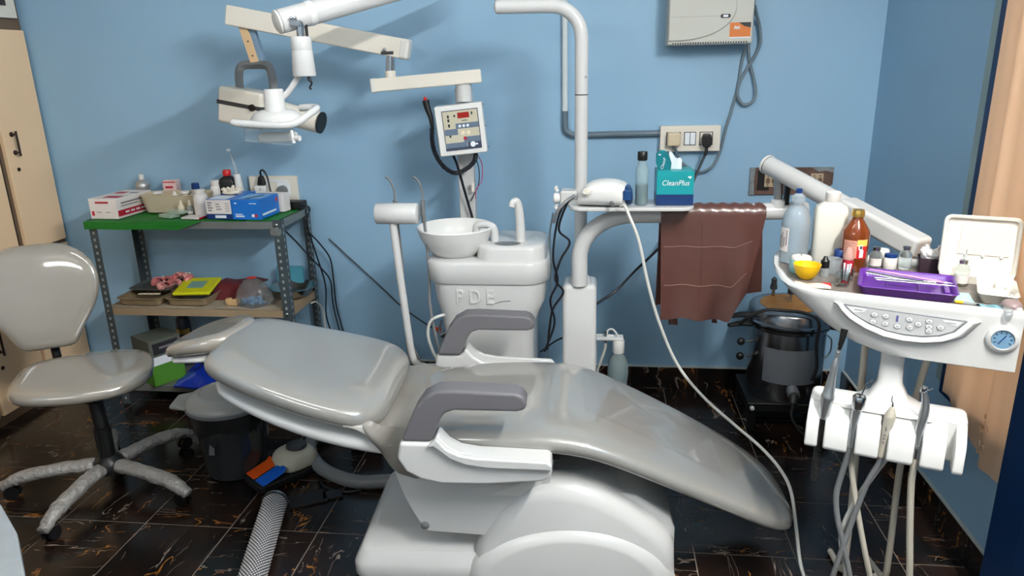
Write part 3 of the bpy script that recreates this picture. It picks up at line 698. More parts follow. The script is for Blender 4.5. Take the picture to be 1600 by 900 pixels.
for k,(x,y,l) in enumerate(((-1.835,3.005,'brown-tipped ivory dropper bottle in front of the basket'),(-1.795,3.005,'clear dropper bottle beside the white pill bottle'))):
    bottle('dropper_bottle',l,'bottle',(x,y,ZI),[(0.013,0.001),(0.0145,0.003),(0.0145,0.035),(0.008,0.045)],['ivory','clear_frost'][k],[(0.009,0.044),(0.007,0.05),(0.003,0.066)],'ivory',labelband=(0.0148,0.008,0.02,['brown_edge','box_white'][k],-2.8,-0.3))
t = thing('chemical_bottle','black square bottle with a red cap at the back of the top shelf','bottle',(-1.70,3.19,ZI),0.15)
def sq(h,r,z): return [(x,y,z) for x,y in rrect(0,0,h,h*0.75,r,4)]
G().rings([sq(0.066,0.010,0.001),sq(0.068,0.012,0.004),sq(0.072,0.012,0.118),sq(0.066,0.014,0.132),sq(0.03,0.011,0.146),sq(0.03,0.011,0.150)]).ob('body','black',t)
G().lathe([(0.018,0.146),(0.0185,0.148),(0.0185,0.170),(0.017,0.172)],(0,0,0),20).ob('cap','red',t)
t = thing('curing_light','white curing light wand standing upright in its charger','curing light',(-1.634,3.17,ZI),0.0)
G().prism(rrect(0,0,0.05,0.06,0.012),0.001,0.02,'xy').ob('charger','plastic_white',t,bevel=0.003)
G().tube([(0.0,0,0.015),(-0.003,0,0.08),(-0.008,0,0.155)],[0.021,0.018,0.015],n=14).ob('handle','plastic_white',t)
G().tube([(-0.008,0,0.15),(-0.013,0,0.19),(-0.020,0,0.225),(-0.026,-0.003,0.252),(-0.027,-0.008,0.262)],[0.008,0.006,0.0045,0.004],n=10).ob('light_guide','clear_frost',t)
G().sphere((-0.028,-0.009,0.264),(0.010,0.010,0.006),12,8).ob('tip_shield','print_white',t)
G().lathe([(0.005,0),(0.005,0.004)],(-0.021,-0.002,0.10),10,axis=(-1,-0.3,0)).ob('button','mid_grey',t)
# glove boxes
t,b = boxthing('glove_box','glove box with white printed face and navy base band on the green cloth','box',(-1.605,3.02,ZI),(0.118,0.22,0.085),math.radians(-2),'blue_box')
patch(b,'box_white',-0.058,0.056,0.024,0.084,-0.1103); patch(b,'navy_band',-0.0585,0.0585,0.001,0.024,-0.1103); patch(b,'print_white',-0.02,0.03,0.006,0.018,-0.1107)
for i,(a,c) in enumerate(((-0.05,-0.032),(-0.05,-0.028),(-0.05,-0.034),(-0.05,-0.03))): patch(b,'print_grey',a,c,0.036+i*0.011,0.041+i*0.011,-0.1107)
for i in range(3): patch(b,'print_grey',-0.012,0.012-0.004*i,0.042+i*0.011,0.046+i*0.011,-0.1107)
for i in range(6): patch(b,'print_grey',0.03,0.05,0.034+i*0.007,0.036+i*0.007,-0.1107)
patch(b,'print_white',-0.05,0.03,-0.10,-0.01,0.0853,'z')
# crumpled gloves pulled out of the box
gt = thing('latex_glove','crumpled white latex gloves pulled from the open glove box','gloves',(-1.605,3.02,ZI+0.087),0)
mat('latex',(226,216,200),0.6)
random.seed(12)
for k in range(20):
    a=random.random()*6.28; r_=0.034*math.sqrt(random.random()); h_=0.014+0.026*(1-r_/0.04)*random.random(); p=Vector((r_*math.cos(a),0.01+r_*0.8*math.sin(a),0.004)); q=p+Vector((0.008*math.cos(a),0.006*math.sin(a),h_)); e_=q+Vector((0.007*math.cos(a+1.2),0.006*math.sin(a+1.2),0.002))
    G().tube([p,(p+q)/2+Vector((0.002,0,0.002)),q,e_],[0.0075,0.008,0.0065,0.004],n=8,k=4).ob('glove_finger','latex',gt)
G().sphere((0,0.01,0.009),(0.042,0.032,0.009),14,8).ob('glove_palm','latex',gt)
t,b = boxthing('glove_box','bright blue glove box with white lettering beside the power adapter','box',(-1.478,2.985,ZI),(0.130,0.165,0.085),math.radians(-3),'blue_box')
patch(b,'print_white',-0.052,-0.012,0.012,0.018,-0.0829); patch(b,'print_white',-0.052,-0.020,0.022,0.025,-0.0829); patch(b,'print_white',-0.052,-0.042,0.068,0.073,-0.0829); patch(b,'print_white',0.015,0.048,0.068,0.0705,-0.0829)
patch(b,'print_white',0.022,0.034,0.012,0.024,-0.0829); patch(b,'red',0.036,0.048,0.012,0.024,-0.0829)
patch(b,'print_white',-0.07,0.05,0.016,0.024,0.0654,'x'); patch(b,'red',0.055,0.07,0.055,0.072,0.0654,'x'); patch(b,'light_blue',-0.055,0.055,-0.05,0.06,0.0853,'z')
G().prism([(-0.02,-0.055),(-0.005,-0.06),(0.03,0.03),(0.024,0.04)],0.0856,0.0862,'xy').ob('slot','black',b)
t,b = boxthing('white_carton','plain white carton behind the bright blue glove box','box',(-1.452,3.105,ZI),(0.13,0.055,0.08),math.radians(-6),'box_white'); 
# power adapter and its cable
t = thing('power_adapter','black power adapter brick at the corner of the top shelf','adapter',(-1.395,3.17,ZI-0.003),math.radians(-5))
G().bb(-0.06,0.06,-0.03,0.03,0.0,0.036).ob('brick','black',t,bevel=0.006)
tag(G().tube([(-1.335,3.165,0.895),(-1.31,3.16,0.88),(-1.305,3.10,0.82),(-1.31,3.18,0.66),(-1.295,3.215,0.5),(-1.30,3.20,0.35),(-1.28,3.22,0.22),(-1.26,3.23,0.12)],0.004,n=6).ob('adapter_cable','cable_black'),'black cable dropping from the power adapter down the rack post','cable')
tag(G().tube([(-1.345,2.945,0.83),(-1.33,3.02,0.76),(-1.30,3.10,0.66),(-1.285,3.16,0.60),(-1.27,3.22,0.52),(-1.275,3.235,0.40),(-1.255,3.235,0.25),(-1.24,3.24,0.115)],0.0035,n=6).ob('loose_cable','cable_black'),'black cable slung diagonally across the side of the rack','cable')
tag(G().tube([(-1.315,3.13,0.78),(-1.29,3.20,0.70),(-1.265,3.235,0.62),(-1.262,3.24,0.50),(-1.26,3.24,0.38),(-1.235,3.24,0.24),(-1.22,3.24,0.115)],0.0035,n=6).ob('loose_cable','cable_black'),'black cable looping down the blue wall beside the rack','cable')
tag(G().tube([(-1.302,3.04,0.468),(-1.292,3.08,0.46),(-1.29,3.14,0.40),(-1.295,3.16,0.30),(-1.29,3.17,0.2)],0.004,n=6).ob('pale_cable','hose_cream'),'pale cable hanging from the middle shelf corner','cable')
tag(G().tube([(-1.268,3.247,0.72),(-1.05,3.25,0.50),(-0.92,3.25,0.37),(-0.75,3.25,0.25),(-0.66,3.247,0.20)],0.003,n=6).ob('wall_cable','cable_black'),'thin dark cable stretched down the wall from the rack to the spittoon','cable')
# slide packs, booklet
mat('slide_glass',(176,196,178),0.12,coat=0.3)
for k,(x,y,z,l) in enumerate(((-1.873,2.965,0,'pale green glass slide pack nearest the pill bottle, lying on the cloth'),(-1.845,2.985,0.013,'upper pale green slide pack resting on the other one'))):
    t = thing('slide_pack',l if k else 'pale green slide pack lying flat on the cloth beneath another','slides',(x,y,ZI+z),math.radians(-25))
    for i in range(3): G().bb(-0.04,0.04,-0.024,0.024,0.0002+i*0.0042,0.004+i*0.0042).ob('slide','slide_glass',t)
t = thing('booklet','thin white booklet with a red spine lying on the green cloth','booklet',(-1.745,2.945,ZI),math.radians(-8))
G().bb(-0.045,0.045,-0.03,0.03,0.0,0.007).ob('pages','box_white',t); G().bb(0.0452,0.047,-0.03,0.03,0.0,0.0075).ob('spine','crimson',t)

# ------------------------------------------------------------------ middle shelf
ZM = 0.4755
mat('newsprint',(150,138,120),0.8,var=0.12,vscale=14)
tag(G().grid(lambda a,b:(-2.19+0.80*a,2.91+0.28*b,ZM+0.0025+0.0012*math.sin(a*20+b*9)),30,10,0.001).ob('newspaper','newsprint'),'brown newspaper sheet lining the middle shelf','paper')
ZM += 0.0045
mat('tray_tan',(150,132,104),0.3,metal=0.35,var=0.08); mat('tray_dark',(88,92,92),0.3,metal=0.5)
def steel_tray(label,loc,rz,w_,d_,h,m):
    t = thing('instrument_tray',label,'tray',loc,rz,None)
    def rr(w2,d2,r_,z): return [(x,y,z) for x,y in rrect(0,0,w2,d2,r_,4)]
    G().rings([rr(w_-0.03,d_-0.03,0.02,0.0),rr(w_-0.02,d_-0.02,0.022,0.003),rr(w_-0.008,d_-0.008,0.025,h-0.002),rr(w_+0.006,d_+0.006,0.028,h),rr(w_+0.004,d_+0.004,0.028,h+0.002),rr(w_-0.012,d_-0.012,0.025,h),rr(w_-0.026,d_-0.026,0.02,0.004)]).ob('pan',m,t)
    return t
t=steel_tray('shallow tan metal tray holding pink dental models on the middle shelf',(-2.07,3.04,ZM),0,0.215,0.23,0.034,'tray_tan')
t=steel_tray('shallow tan metal tray under the yellow lid on the middle shelf',(-1.845,3.04,ZM),0,0.20,0.22,0.034,'tray_tan')
t=steel_tray('dark tray lid leaning at the back of the middle shelf',(-2.065,3.10,ZM+0.04),0,0.21,0.18,0.012,'tray_dark')
mat('pink_wax',(196,112,112),0.4); mat('pink_pale',(214,150,144),0.45)
for k,(x,y,z,r_,l) in enumerate(((-2.04,3.10,0.06,0.3,'pink acrylic denture plate lying on the dark tray lid'),(-1.96,3.115,0.075,-0.4,'taller pink acrylic denture plate beside the yellow lid'),(-1.985,3.06,0.055,0.9,'pale pink denture plate in front of the pink ones'))):
    t = thing('denture_plate',l,'denture',(x,y,ZM+z-0.005),r_)
    random.seed(30+k)
    arc=[(0.045*math.cos(a),0.04*math.sin(a),0.008+0.006*math.sin(3*a)) for a in [PI*(-0.1+1.2*i/9) for i in range(10)]]
    G().tube(arc,[0.012,0.015,0.013,0.016,0.012],n=8,k=4).ob('ridge',['pink_wax','pink_wax','pink_pale'][k],t)
    G().grid(lambda a,b:((b*0.85)*0.045*math.cos(PI*(-0.1+1.2*a)),(b*0.85)*0.04*math.sin(PI*(-0.1+1.2*a)),0.010+0.016*math.sin(PI*b*0.9)+0.004*math.sin(8*a)),14,5,0.004).ob('palate',['pink_wax','pink_pale','pink_wax'][k],t)
    for i in range(6): a=PI*(0.1+0.8*i/5); G().box((0.046*math.cos(a),0.041*math.sin(a),0.021),(0.009,0.009,0.010),a).ob('tooth','ivory',t,bevel=0.002)
t=thing('wooden_spatula','pale wooden strip lying across the front tan tray','stick',(-2.05,2.99,ZM+0.0365),0.05); G().bb(-0.05,0.05,-0.006,0.006,0,0.004).ob('blade','ivory',t)
mat('yellow_lid',(196,196,16),0.4); mat('teal_label',(112,150,140),0.6)
t=thing('yellow_case','yellow plastic case with a teal label resting on the tan tray','case',(-1.845,3.05,ZM+0.0365),0.12)
mx=Matrix.Rotation(math.radians(9),4,'X')
G().box((0,0,0.022),(0.17,0.165,0.016),0,mx).ob('lid','yellow_lid',t,bevel=0.007); G().box((0.0,-0.0,0.0315),(0.075,0.07,0.001),0,mx).ob('paper_label','teal_label',t)
G().bb(-0.075,0.075,-0.07,0.07,0.0,0.012).ob('base','tray_dark',t,bevel=0.002)
mat('maroon',(92,30,34),0.6)
t=thing('maroon_pouch','folded maroon cloth pouch at the back of the middle shelf','pouch',(-1.675,3.13,ZM),0.0)
G().grid(lambda a,b:(-0.105+0.21*a,-0.10+0.17*b,0.001+0.055*min(1,b*2.2)+0.006*math.sin(7*a+3*b)*b),18,12,0.006).ob('flap','maroon',t); G().bb(-0.10,0.10,-0.085,0.065,0.0,0.012).ob('fold','maroon',t,bevel=0.004)
mat('wood_pale',(200,164,116),0.6)
t=thing('plaster_block','small notched tan wooden block on the middle shelf','block',(-1.635,2.965,ZM),-0.1)
G().prism([(-0.03,0.008),(-0.022,0),(0.022,0),(0.03,0.008),(0.03,0.03),(0.018,0.024),(0.012,0.03),(-0.006,0.022),(-0.012,0.030),(-0.03,0.030)],-0.012,0.012,'xz').ob('block','wood_pale',t,bevel=0.002)
mat('bag_film',(200,206,208),0.15,trans=0.8,alpha=0.55,bump=0.6,bscale=25); mat('blue_chip',(96,140,180),0.4)
t=thing('plastic_bag','clear plastic bag of pale blue pieces beside the steel bowl','bag',(-1.540,2.985,ZM),0.0)
random.seed(5)
R=[]
for z,k in ((0.001,0.9),(0.02,1.0),(0.05,0.9),(0.085,0.7),(0.11,0.4),(0.118,0.15)):
    R.append([(0.085*k*math.cos(a)*(1+0.12*math.sin(5*a+z*90)),0.065*k*math.sin(a)*(1+0.12*math.cos(4*a+z*70)),z+0.004*math.sin(6*a)) for a in [2*PI*j/30 for j in range(30)]])
G().rings(R).ob('bag','bag_film',t)
for k in range(40):
    a=random.random()*6.28; r_=0.055*math.sqrt(random.random()); 
    G().box((r_*math.cos(a),-0.012+0.6*r_*math.sin(a),0.008+0.02*random.random()),(0.014,0.009,0.006),random.random()*6,Euler((random.random(),random.random(),random.random()*6)).to_matrix().to_4x4()).ob('blue_piece','blue_chip',t)
t=thing('steel_bowl','shallow polished steel bowl at the end of the middle shelf','bowl',(-1.415,3.112,ZM),0)
G().lathe([(0.05,0.001),(0.075,0.006),(0.098,0.035),(0.104,0.046),(0.107,0.047),(0.104,0.049),(0.095,0.037),(0.072,0.010),(0.0001,0.007)],(0,0,0),36,caps=False).ob('bowl','steel',t)
mat('teal_pack',(70,140,160),0.5)
t,b=boxthing('teal_packet','teal packet standing against the wall behind the plastic bag','packet',(-1.46,3.21,ZM),(0.13,0.012,0.115),0.0,'teal_pack')
t=thing('red_clip','small red clip on top of the plastic bag','clip',(-1.545,2.99,ZM+0.119),0.4); G().prism([(-0.02,0),(0,0.009),(0.02,0),(0,-0.009)],0,0.006,'xy').ob('clip','red',t)
# ------------------------------------------------------------------ bottom shelf
ZB = 0.1005
mat('carton_dark',(82,88,80),0.6); mat('carton_green',(72,128,40),0.5)
t,b=boxthing('tall_carton','tall carton with dark print and green lower band on the bottom shelf','box',(-2.055,2.985,ZB),(0.16,0.15,0.22),math.radians(-30),'carton_dark')
patch(b,'carton_green',-0.075,0.075,0.002,0.10,0.0804,'x'); patch(b,'print_white',-0.075,0.075,0.10,0.14,0.0804,'x'); patch(b,'print_black',-0.06,0.06,0.15,0.205,0.0804,'x'); patch(b,'print_grey',-0.03,0.03,0.175,0.185,0.0808,'x')
patch(b,'carton_green',-0.08,0.08,0.002,0.09,-0.0754)
mat('blue_bag',(16,44,150),0.12,coat=0.5,bump=0.5,bscale=18)
t=thing('blue_packet','crinkled glossy blue plastic packet on the bottom shelf','packet',(-1.77,2.99,ZB),-0.1)
G().grid(lambda a,b:(-0.15+0.30*a,-0.13+0.22*b,0.012+0.05*b+0.02*math.sin(PI*a)*math.sin(PI*b)+0.005*math.sin(14*a+5*b)*math.sin(11*b)),28,20,0.01).ob('packet','blue_bag',t); G().bb(-0.13,0.13,-0.10,0.08,0,0.016).ob('base','blue_bag',t,bevel=0.005)
t=thing('black_pouch','black pouch with a steel clasp behind the blue packet','pouch',(-1.60,3.13,ZB),0.1)
G().rings([[(0.10*k*math.cos(a),0.055*k*math.sin(a),z) for a in [2*PI*j/20 for j in range(20)]] for z,k in ((0.001,0.95),(0.05,1.0),(0.11,0.9),(0.14,0.5))]).ob('body','black_rubber',t,sub=1); G().sphere((-0.07,-0.045,0.11),(0.012,0.008,0.008),10,6).ob('clasp','chrome',t)
mat('can_dark',(38,48,62),0.35)
t=bottle('spray_bottle','dark spray bottle with a yellow label behind the tall carton','bottle',(-2.02,3.165,ZB),[(0.032,0.001),(0.034,0.004),(0.034,0.20),(0.03,0.24),(0.014,0.26)],'can_dark',[(0.018,0.255),(0.018,0.285),(0.012,0.30),(0.008,0.325)],'mid_grey',labelband=(0.0344,0.165,0.19,'gold',-2.9,-0.2))
# ================================================================== SPITTOON UNIT
sp = thing('spittoon_unit', 'white spittoon cabinet with ceramic bowl and two spouts behind the chair', 'spittoon', (-0.42, 2.77, 0))
def rr3(x0,x1,d_,r_,z,yc=0.0): return [(x,y,z) for x,y in rrect((x0+x1)/2,yc,x1-x0,d_,r_,6)]
G().rings([rr3(-0.135,0.165,0.27,0.05,0.001),rr3(-0.155,0.168,0.28,0.05,0.30),rr3(-0.178,0.170,0.29,0.055,0.47),rr3(-0.188,0.176,0.30,0.06,0.535),rr3(-0.197,0.195,0.31,0.07,0.58),rr3(-0.208,0.213,0.325,0.075,0.62),rr3(-0.218,0.218,0.33,0.08,0.70)]).ob('cabinet','white',sp,angle=60)
G().rings([rr3(-0.224,0.222,0.335,0.085,0.698),rr3(-0.235,0.232,0.345,0.09,0.704),rr3(-0.240,0.230,0.345,0.09,0.775),rr3(-0.236,0.226,0.338,0.09,0.783),rr3(-0.225,0.215,0.32,0.085,0.787)]).ob('collar','white',sp,angle=60)
G().rings([rr3(-0.045,0.222,0.30,0.07,0.783),rr3(-0.043,0.218,0.295,0.07,0.828),rr3(-0.038,0.213,0.285,0.065,0.838),rr3(-0.02,0.196,0.25,0.055,0.842)]).ob('deck_block','white',sp,angle=60)
G().lathe([(0.03,0),(0.032,0.001),(0.034,0.002),(0.022,0.003),(0.018,0.0015)],(0.075,-0.095,0.841),24,sx=1.5).ob('drain_hole','mid_grey',sp)
G().lathe([(0.070,0.785),(0.085,0.788),(0.118,0.818),(0.138,0.860),(0.146,0.885),(0.149,0.893),(0.146,0.898),(0.140,0.894),(0.126,0.855),(0.105,0.825),(0.06,0.808),(0.0001,0.805)],(-0.135,-0.035,0),48,caps=False).ob('bowl','plastic_white',sp)
G().tube([(0.022,-0.055,0.838),(0.022,-0.055,0.875),(0.016,-0.055,0.895),(-0.004,-0.055,0.906),(-0.03,-0.053,0.906),(-0.048,-0.052,0.897),(-0.052,-0.052,0.872)],0.0145,n=14).ob('bowl_spout','white',sp)
g=G(); g.tube([(0.12,-0.045,0.838),(0.119,-0.045,0.92),(0.114,-0.045,0.975),(0.106,-0.048,0.995),(0.094,-0.055,0.990),(0.090,-0.06,0.974)],[0.020,0.017,0.015,0.0135,0.012],n=14); g.ob('cup_filler','white',sp)
text('P D E',0.078,'white',sp,(-0.046,-0.163,0.648),(math.radians(90),0,0),extrude=0.003,bevel=0.0015,sx=0.82)
G().tube([(0.03,-0.1635,0.625),(0.06,-0.1635,0.634),(0.09,-0.1635,0.636)],0.0015,n=5).ob('moulding_mark','mid_grey',sp)
# small hoses and fittings beside the cabinet
tag(G().tube([(-0.57,2.66,0.56),(-0.605,2.63,0.565),(-0.645,2.62,0.545),(-0.66,2.62,0.49),(-0.645,2.62,0.42),(-0.61,2.61,0.35),(-0.60,2.62,0.25)],0.006,n=8).ob('supply_tube','hose_white'),'thin white tube arching out of the spittoon cabinet side','tube')
tag(G().tube([(-0.62,2.70,0.52),(-0.635,2.70,0.46),(-0.605,2.69,0.38),(-0.60,2.69,0.27)],0.004,n=6).ob('supply_tube','cable_grey'),'thin grey tube dangling beside the spittoon cabinet','tube')
fv=thing('water_valve','small steel valve with an orange lever beside the spittoon','valve',(-0.665,2.95,0.0),0)
G().cyl((0.0,0,0.0),(0,0,0.36),0.008,n=10).ob('pipe','steel',fv); G().cyl((-0.02,0,0.36),(0.03,0,0.385),0.015,n=12).ob('body','steel',fv); G().box((-0.028,-0.02,0.395),(0.03,0.012,0.018)).ob('lever','pedal_orange',fv,bevel=0.002)
vb=thing('valve_box','grey valve housing on the floor behind the chair','housing',(-0.86,3.05,0.0),0.4)
G().bb(-0.08,0.08,-0.07,0.07,0,0.15).ob('body','dark_grey',vb,bevel=0.01); G().cyl((0,0,0.15),(0,0,0.19),0.04,n=18).ob('cap','mid_grey',vb)
# ================================================================== ASSISTANT HOLDER
ah = thing('suction_holder','white cylindrical suction holder on a bent pipe beside the spittoon','holder',(-0.60,2.62,0))
G().tube([(-0.162,-0.02,0.94),(-0.150,-0.02,0.75),(-0.132,-0.02,0.50),(-0.125,-0.02,0.42),(-0.112,-0.015,0.375),(-0.08,0.0,0.352),(-0.03,0.02,0.345),(0.03,0.04,0.345)],0.0145,n=14,k=8).ob('pipe','white',ah)
G().lathe([(0.036,0.0),(0.039,0.003),(0.039,0.155),(0.036,0.158)],(-0.222,-0.02,0.972),28,axis=(1,0,0.0)).ob('barrel','white',ah,angle=50)
for x in (-0.205,-0.10):
    h=G(); h.tube([(x+0.045,0.03,0.935),(x+0.05,0.04,0.75),(x+0.048,0.03,0.60),(x+0.07,0.02,0.45),(x+0.09,0.05,0.36)],0.006,n=8); h.ob('suction_hose','hose_grey',ah)
    G().tube([(x+0.045,0.025,1.005),(x+0.043,0.028,1.05),(x+0.03,0.03,1.085),(x+0.012,0.03,1.10)],0.004,n=8).ob('suction_tip','mid_grey',ah)
    G().cyl((x+0.045,0.022,0.93),(x+0.045,0.022,1.015),0.009,n=10).ob('hose_grip','mid_grey',ah)
# ================================================================== POST, LAMP ARM, DELIVERY ARM
po = thing('light_post','white floor post with a bent pole top standing beside the spittoon','post',(-0.074,2.77,0))
G().rings([rr3(-0.066,0.066,0.15,0.02,0.001),rr3(-0.066,0.066,0.15,0.02,0.655),rr3(-0.060,0.060,0.14,0.02,0.668),rr3(-0.05,0.05,0.12,0.02,0.672)]).ob('column','white',po,angle=50)
arcp=[(0,0.02,0.66),(0,0.02,1.20),(0,0.02,1.50)]
pts=[(0.002,0.02,0.67),(0.002,0.02,1.0),(0.002,0.02,1.55)]
for k in range(9):
    t=PI/2*k/8; pts.append((0.002-0.11*(1-math.cos(t)),0.02-0.0*k,1.575+0.11*math.sin(t)))
pts+=[(-0.20,0.015,1.686),(-0.30,0.01,1.687)]
G().tube(pts,0.0245,n=20,k=0).ob('pole','white',po)
G().sphere((-0.30,0.01,1.687),(0.012,0.0245,0.0245),14,8).ob('end_cap','white',po)
G().lathe([(0.0249,1.375),(0.0249,1.379)],(0.002,0.02,0),20).ob('joint_ring','dark_grey',po)
G().lathe([(0.004,0),(0.004,0.003)],(0.017,-0.0,1.44),8,axis=(0.7,-0.7,0)).ob('set_screw','brushed',po)
G().lathe([(0.045,0.668),(0.040,0.69),(0.033,0.70)],(0.002,-0.03,0),20).ob('socket_ring','white',po)
# operating lamp
lm = thing('operating_lamp','white operating lamp with a loop handle hanging from a jointed arm','lamp',(-0.374,2.78,1.71))
O=Vector((-0.374,2.78,1.71)); rel=lambda *p:(p[0]-O.x,p[1]-O.y,p[2]-O.z)
G().cyl((0,0,-0.0),(0,0,0.14),0.018,n=16).ob('swivel_pin','chrome',lm)
A=Vector(rel(-0.374,2.78,1.835)); B=Vector(rel(-0.985,2.29,1.632))
dd=(B-A).normalized()
G().cyl(A-dd*0.03,B,0.036,n=28).ob('arm','white',lm,bevel=0.006)
G().lathe([(0.036,0),(0.035,0.006),(0.024,0.012),(0.0001,0.013)],tuple(B),28,axis=tuple(dd),caps=False).ob('arm_cap','white_matte',lm)
G().lathe([(0.0365,0),(0.0375,0.004),(0.0375,0.016),(0.0365,0.02)],tuple(A+(B-A)*0.86),28,axis=tuple(dd)).ob('arm_collar','plastic_white',lm)
P0=Vector(rel(-0.935,2.305,1.0))
def L(x,y,z): return rel(x,y,z)
G().cyl(L(-0.928,2.31,1.575),L(-0.926,2.31,1.64),0.012,n=14).ob('shaft','chrome',lm)
G().cyl(L(-0.913,2.325,1.58),L(-0.913,2.325,1.635),0.005,n=8).ob('strut','black',lm)
G().box(L(-0.93,2.285,1.627),(0.03,0.02,0.02)).ob('pivot_bracket','chrome',lm,bevel=0.003)
G().sphere(L(-0.936,2.27,1.64),0.006,10,6).ob('pivot_bolt','chrome',lm); G().sphere(L(-0.924,2.27,1.64),0.006,10,6).ob('pivot_bolt','chrome',lm)
G().lathe([(0.030,0),(0.032,-0.003),(0.032,-0.040),(0.0315,-0.041),(0.0325,-0.042),(0.036,-0.115),(0.034,-0.118)],L(-0.928,2.31,1.588),24).ob('sleeve','white',lm)
G().cyl(L(-0.915,2.31,1.472),L(-0.913,2.31,1.455),0.006,n=8).ob('lock_pin','dark_grey',lm); G().tube([L(-0.913,2.31,1.456),L(-0.905,2.305,1.448),L(-0.911,2.30,1.436),L(-0.906,2.30,1.43)],0.003,n=6).ob('lock_key','black',lm)
G().tube([L(-0.945,2.315,1.475),L(-0.965,2.312,1.45),L(-0.99,2.308,1.42),L(-1.02,2.30,1.395)],0.014,n=12,flat=0.7).ob('crank_arm','white',lm)
G().lathe([(0.030,0.0),(0.033,0.002),(0.0345,0.012),(0.033,0.016),(0.031,0.078),(0.028,0.082),(0.0001,0.083)],L(-1.028,2.29,1.352),24,caps=False).ob('lamp_neck','white',lm)
# reflector housing
R=[]
for z,k in ((0.0,1.0),(0.02,1.0),(0.034,0.86),(0.044,0.6),(0.048,0.3)):
    R.append([L(-1.03+0.085*k*math.cos(a),2.30+0.06*k*math.sin(a),1.325+z) for a in [2*PI*j/28 for j in range(28)]])
G().rings(R).ob('reflector_housing','white',lm)
G().tube([L(-1.05,2.23,1.325),L(-1.13,2.225,1.335),L(-1.145,2.235,1.337),L(-1.12,2.225,1.334),L(-1.03,2.22,1.328),L(-0.965,2.222,1.327),L(-0.93,2.24,1.338),L(-0.912,2.275,1.356),L(-0.905,2.32,1.368),L(-0.925,2.36,1.372),L(-0.98,2.375,1.37)],0.0115,n=14,k=7).ob('handle_loop','white',lm)
mat('visor',(225,232,235),0.08,trans=0.9,ior=1.15,alpha=0.75)
vz=[(-1.118,1.318),(-0.96,1.318),(-0.952,1.300),(-0.968,1.262),(-1.122,1.278)]
G().prism([L(x,0,z)[0::2] for x,z in vz],L(0,2.242,0)[1],L(0,2.252,0)[1],'xz').ob('visor','visor',lm,bevel=0.002)
G().bb(*[v for v in (L(-1.09,0,0)[0],L(-0.975,0,0)[0],L(0,2.262,0)[1],L(0,2.33,0)[1],L(0,0,1.27)[2],L(0,0,1.30)[2])]).ob('lamp_block','plastic_white',lm,bevel=0.012)
for dz in (0.0,): G().cyl(L(-0.962,2.24,1.31),L(-0.955,2.235,1.27),0.006,n=10).ob('visor_hinge','white',lm); G().cyl(L(-0.952,2.24,1.285),L(-0.935,2.235,1.285),0.009,n=12).ob('hinge_knob','white',lm)
# delivery arm (curved pipe, joint, spring arm)
da = thing('swing_boom','white curved swing boom running from the post to the instrument table','boom',(-0.074,2.71,0))
pts=[(0,0,0.672),(0,0,0.78)]
for k in range(11):
    t=PI/2*k/10; pts.append((0.20*(1-math.cos(t)),0,0.78+0.165*math.sin(t)))
pts+=[(0.35,0,0.947),(0.55,0,0.955),(0.81,0,0.962)]
G().tube(pts,0.031,n=22,k=0).ob('curved_pipe','white',da)
G().lathe([(0.031,0),(0.029,0.006),(0.0001,0.008)],(0.81,0,0.962),22,axis=(1,0,0.03),caps=False).ob('pipe_cap','white',da)
G().lathe([(0.030,0.975),(0.028,1.0),(0.02,1.004)],(0.715,0,0),18).ob('joint_collar','white',da)
G().cyl((0.712,0,1.0),(0.705,-0.005,1.085),0.015,n=16).ob('joint_post','brushed',da)
G().box((0.738,-0.01,1.03),(0.016,0.03,0.09)).ob('joint_cover','black',da,bevel=0.003)
A=Vector((0.675,0.025,1.122)); B=Vector((1.019,-0.51,0.945)); dd=(B-A).normalized()
G().cyl(A,A+(B-A)*0.55,0.033,n=26).ob('spring_arm','white',da,bevel=0.004)
G().lathe([(0.0335,0),(0.035,0.003),(0.034,0.010),(0.0001,0.012)],tuple(A),26,axis=tuple(-dd),caps=False).ob('arm_cap','white_matte',da)
q=dd.to_track_quat('Y','Z').to_matrix().to_4x4()
G().box(tuple(A+(B-A)*0.76),(0.075,0.30,0.066),0,q).ob('arm_shroud','white',da,bevel=0.014)
G().cyl((0.985,-0.478,0.80),(0.985,-0.478,0.95),0.022,n=16).ob('table_mount','white',da)
G().sphere((0.70,-0.012,1.100),0.008,10,6).ob('arm_bolt','chrome',da)
# ------------------------------------------------------------------ shelf on the post
ss = thing('post_shelf','small white shelf clamped to the post','shelf',(-0.074,2.66,0.985))
G().prism(rrect(0.185,-0.005,0.44,0.17,0.05,6),0.0,0.014,'xy').ob('plate','white',ss,bevel=0.004)
G().bb(-0.075,-0.01,0.075,0.155,-0.015,0.045).ob('clamp','white',ss,bevel=0.008)
G().lathe([(0.018,0),(0.02,0.004),(0.02,0.022),(0.016,0.026)],(-0.075,0.10,0.015),12,axis=(-1,0,0)).ob('clamp_knob','plastic_white',ss)
G().tube([(-0.085,0.10,0.04),(-0.092,0.10,0.052),(-0.086,0.10,0.058)],0.007,n=8).ob('knob_wing','plastic_white',ss); G().tube([(-0.085,0.10,-0.008),(-0.092,0.10,-0.02),(-0.086,0.10,-0.026)],0.007,n=8).ob('knob_wing','plastic_white',ss)
ZS=1.0005
sc = thing('ultrasonic_scaler','white domed ultrasonic scaler with a dial on the post shelf','scaler',(0.018,2.625,ZS),math.radians(-12))
R=[]
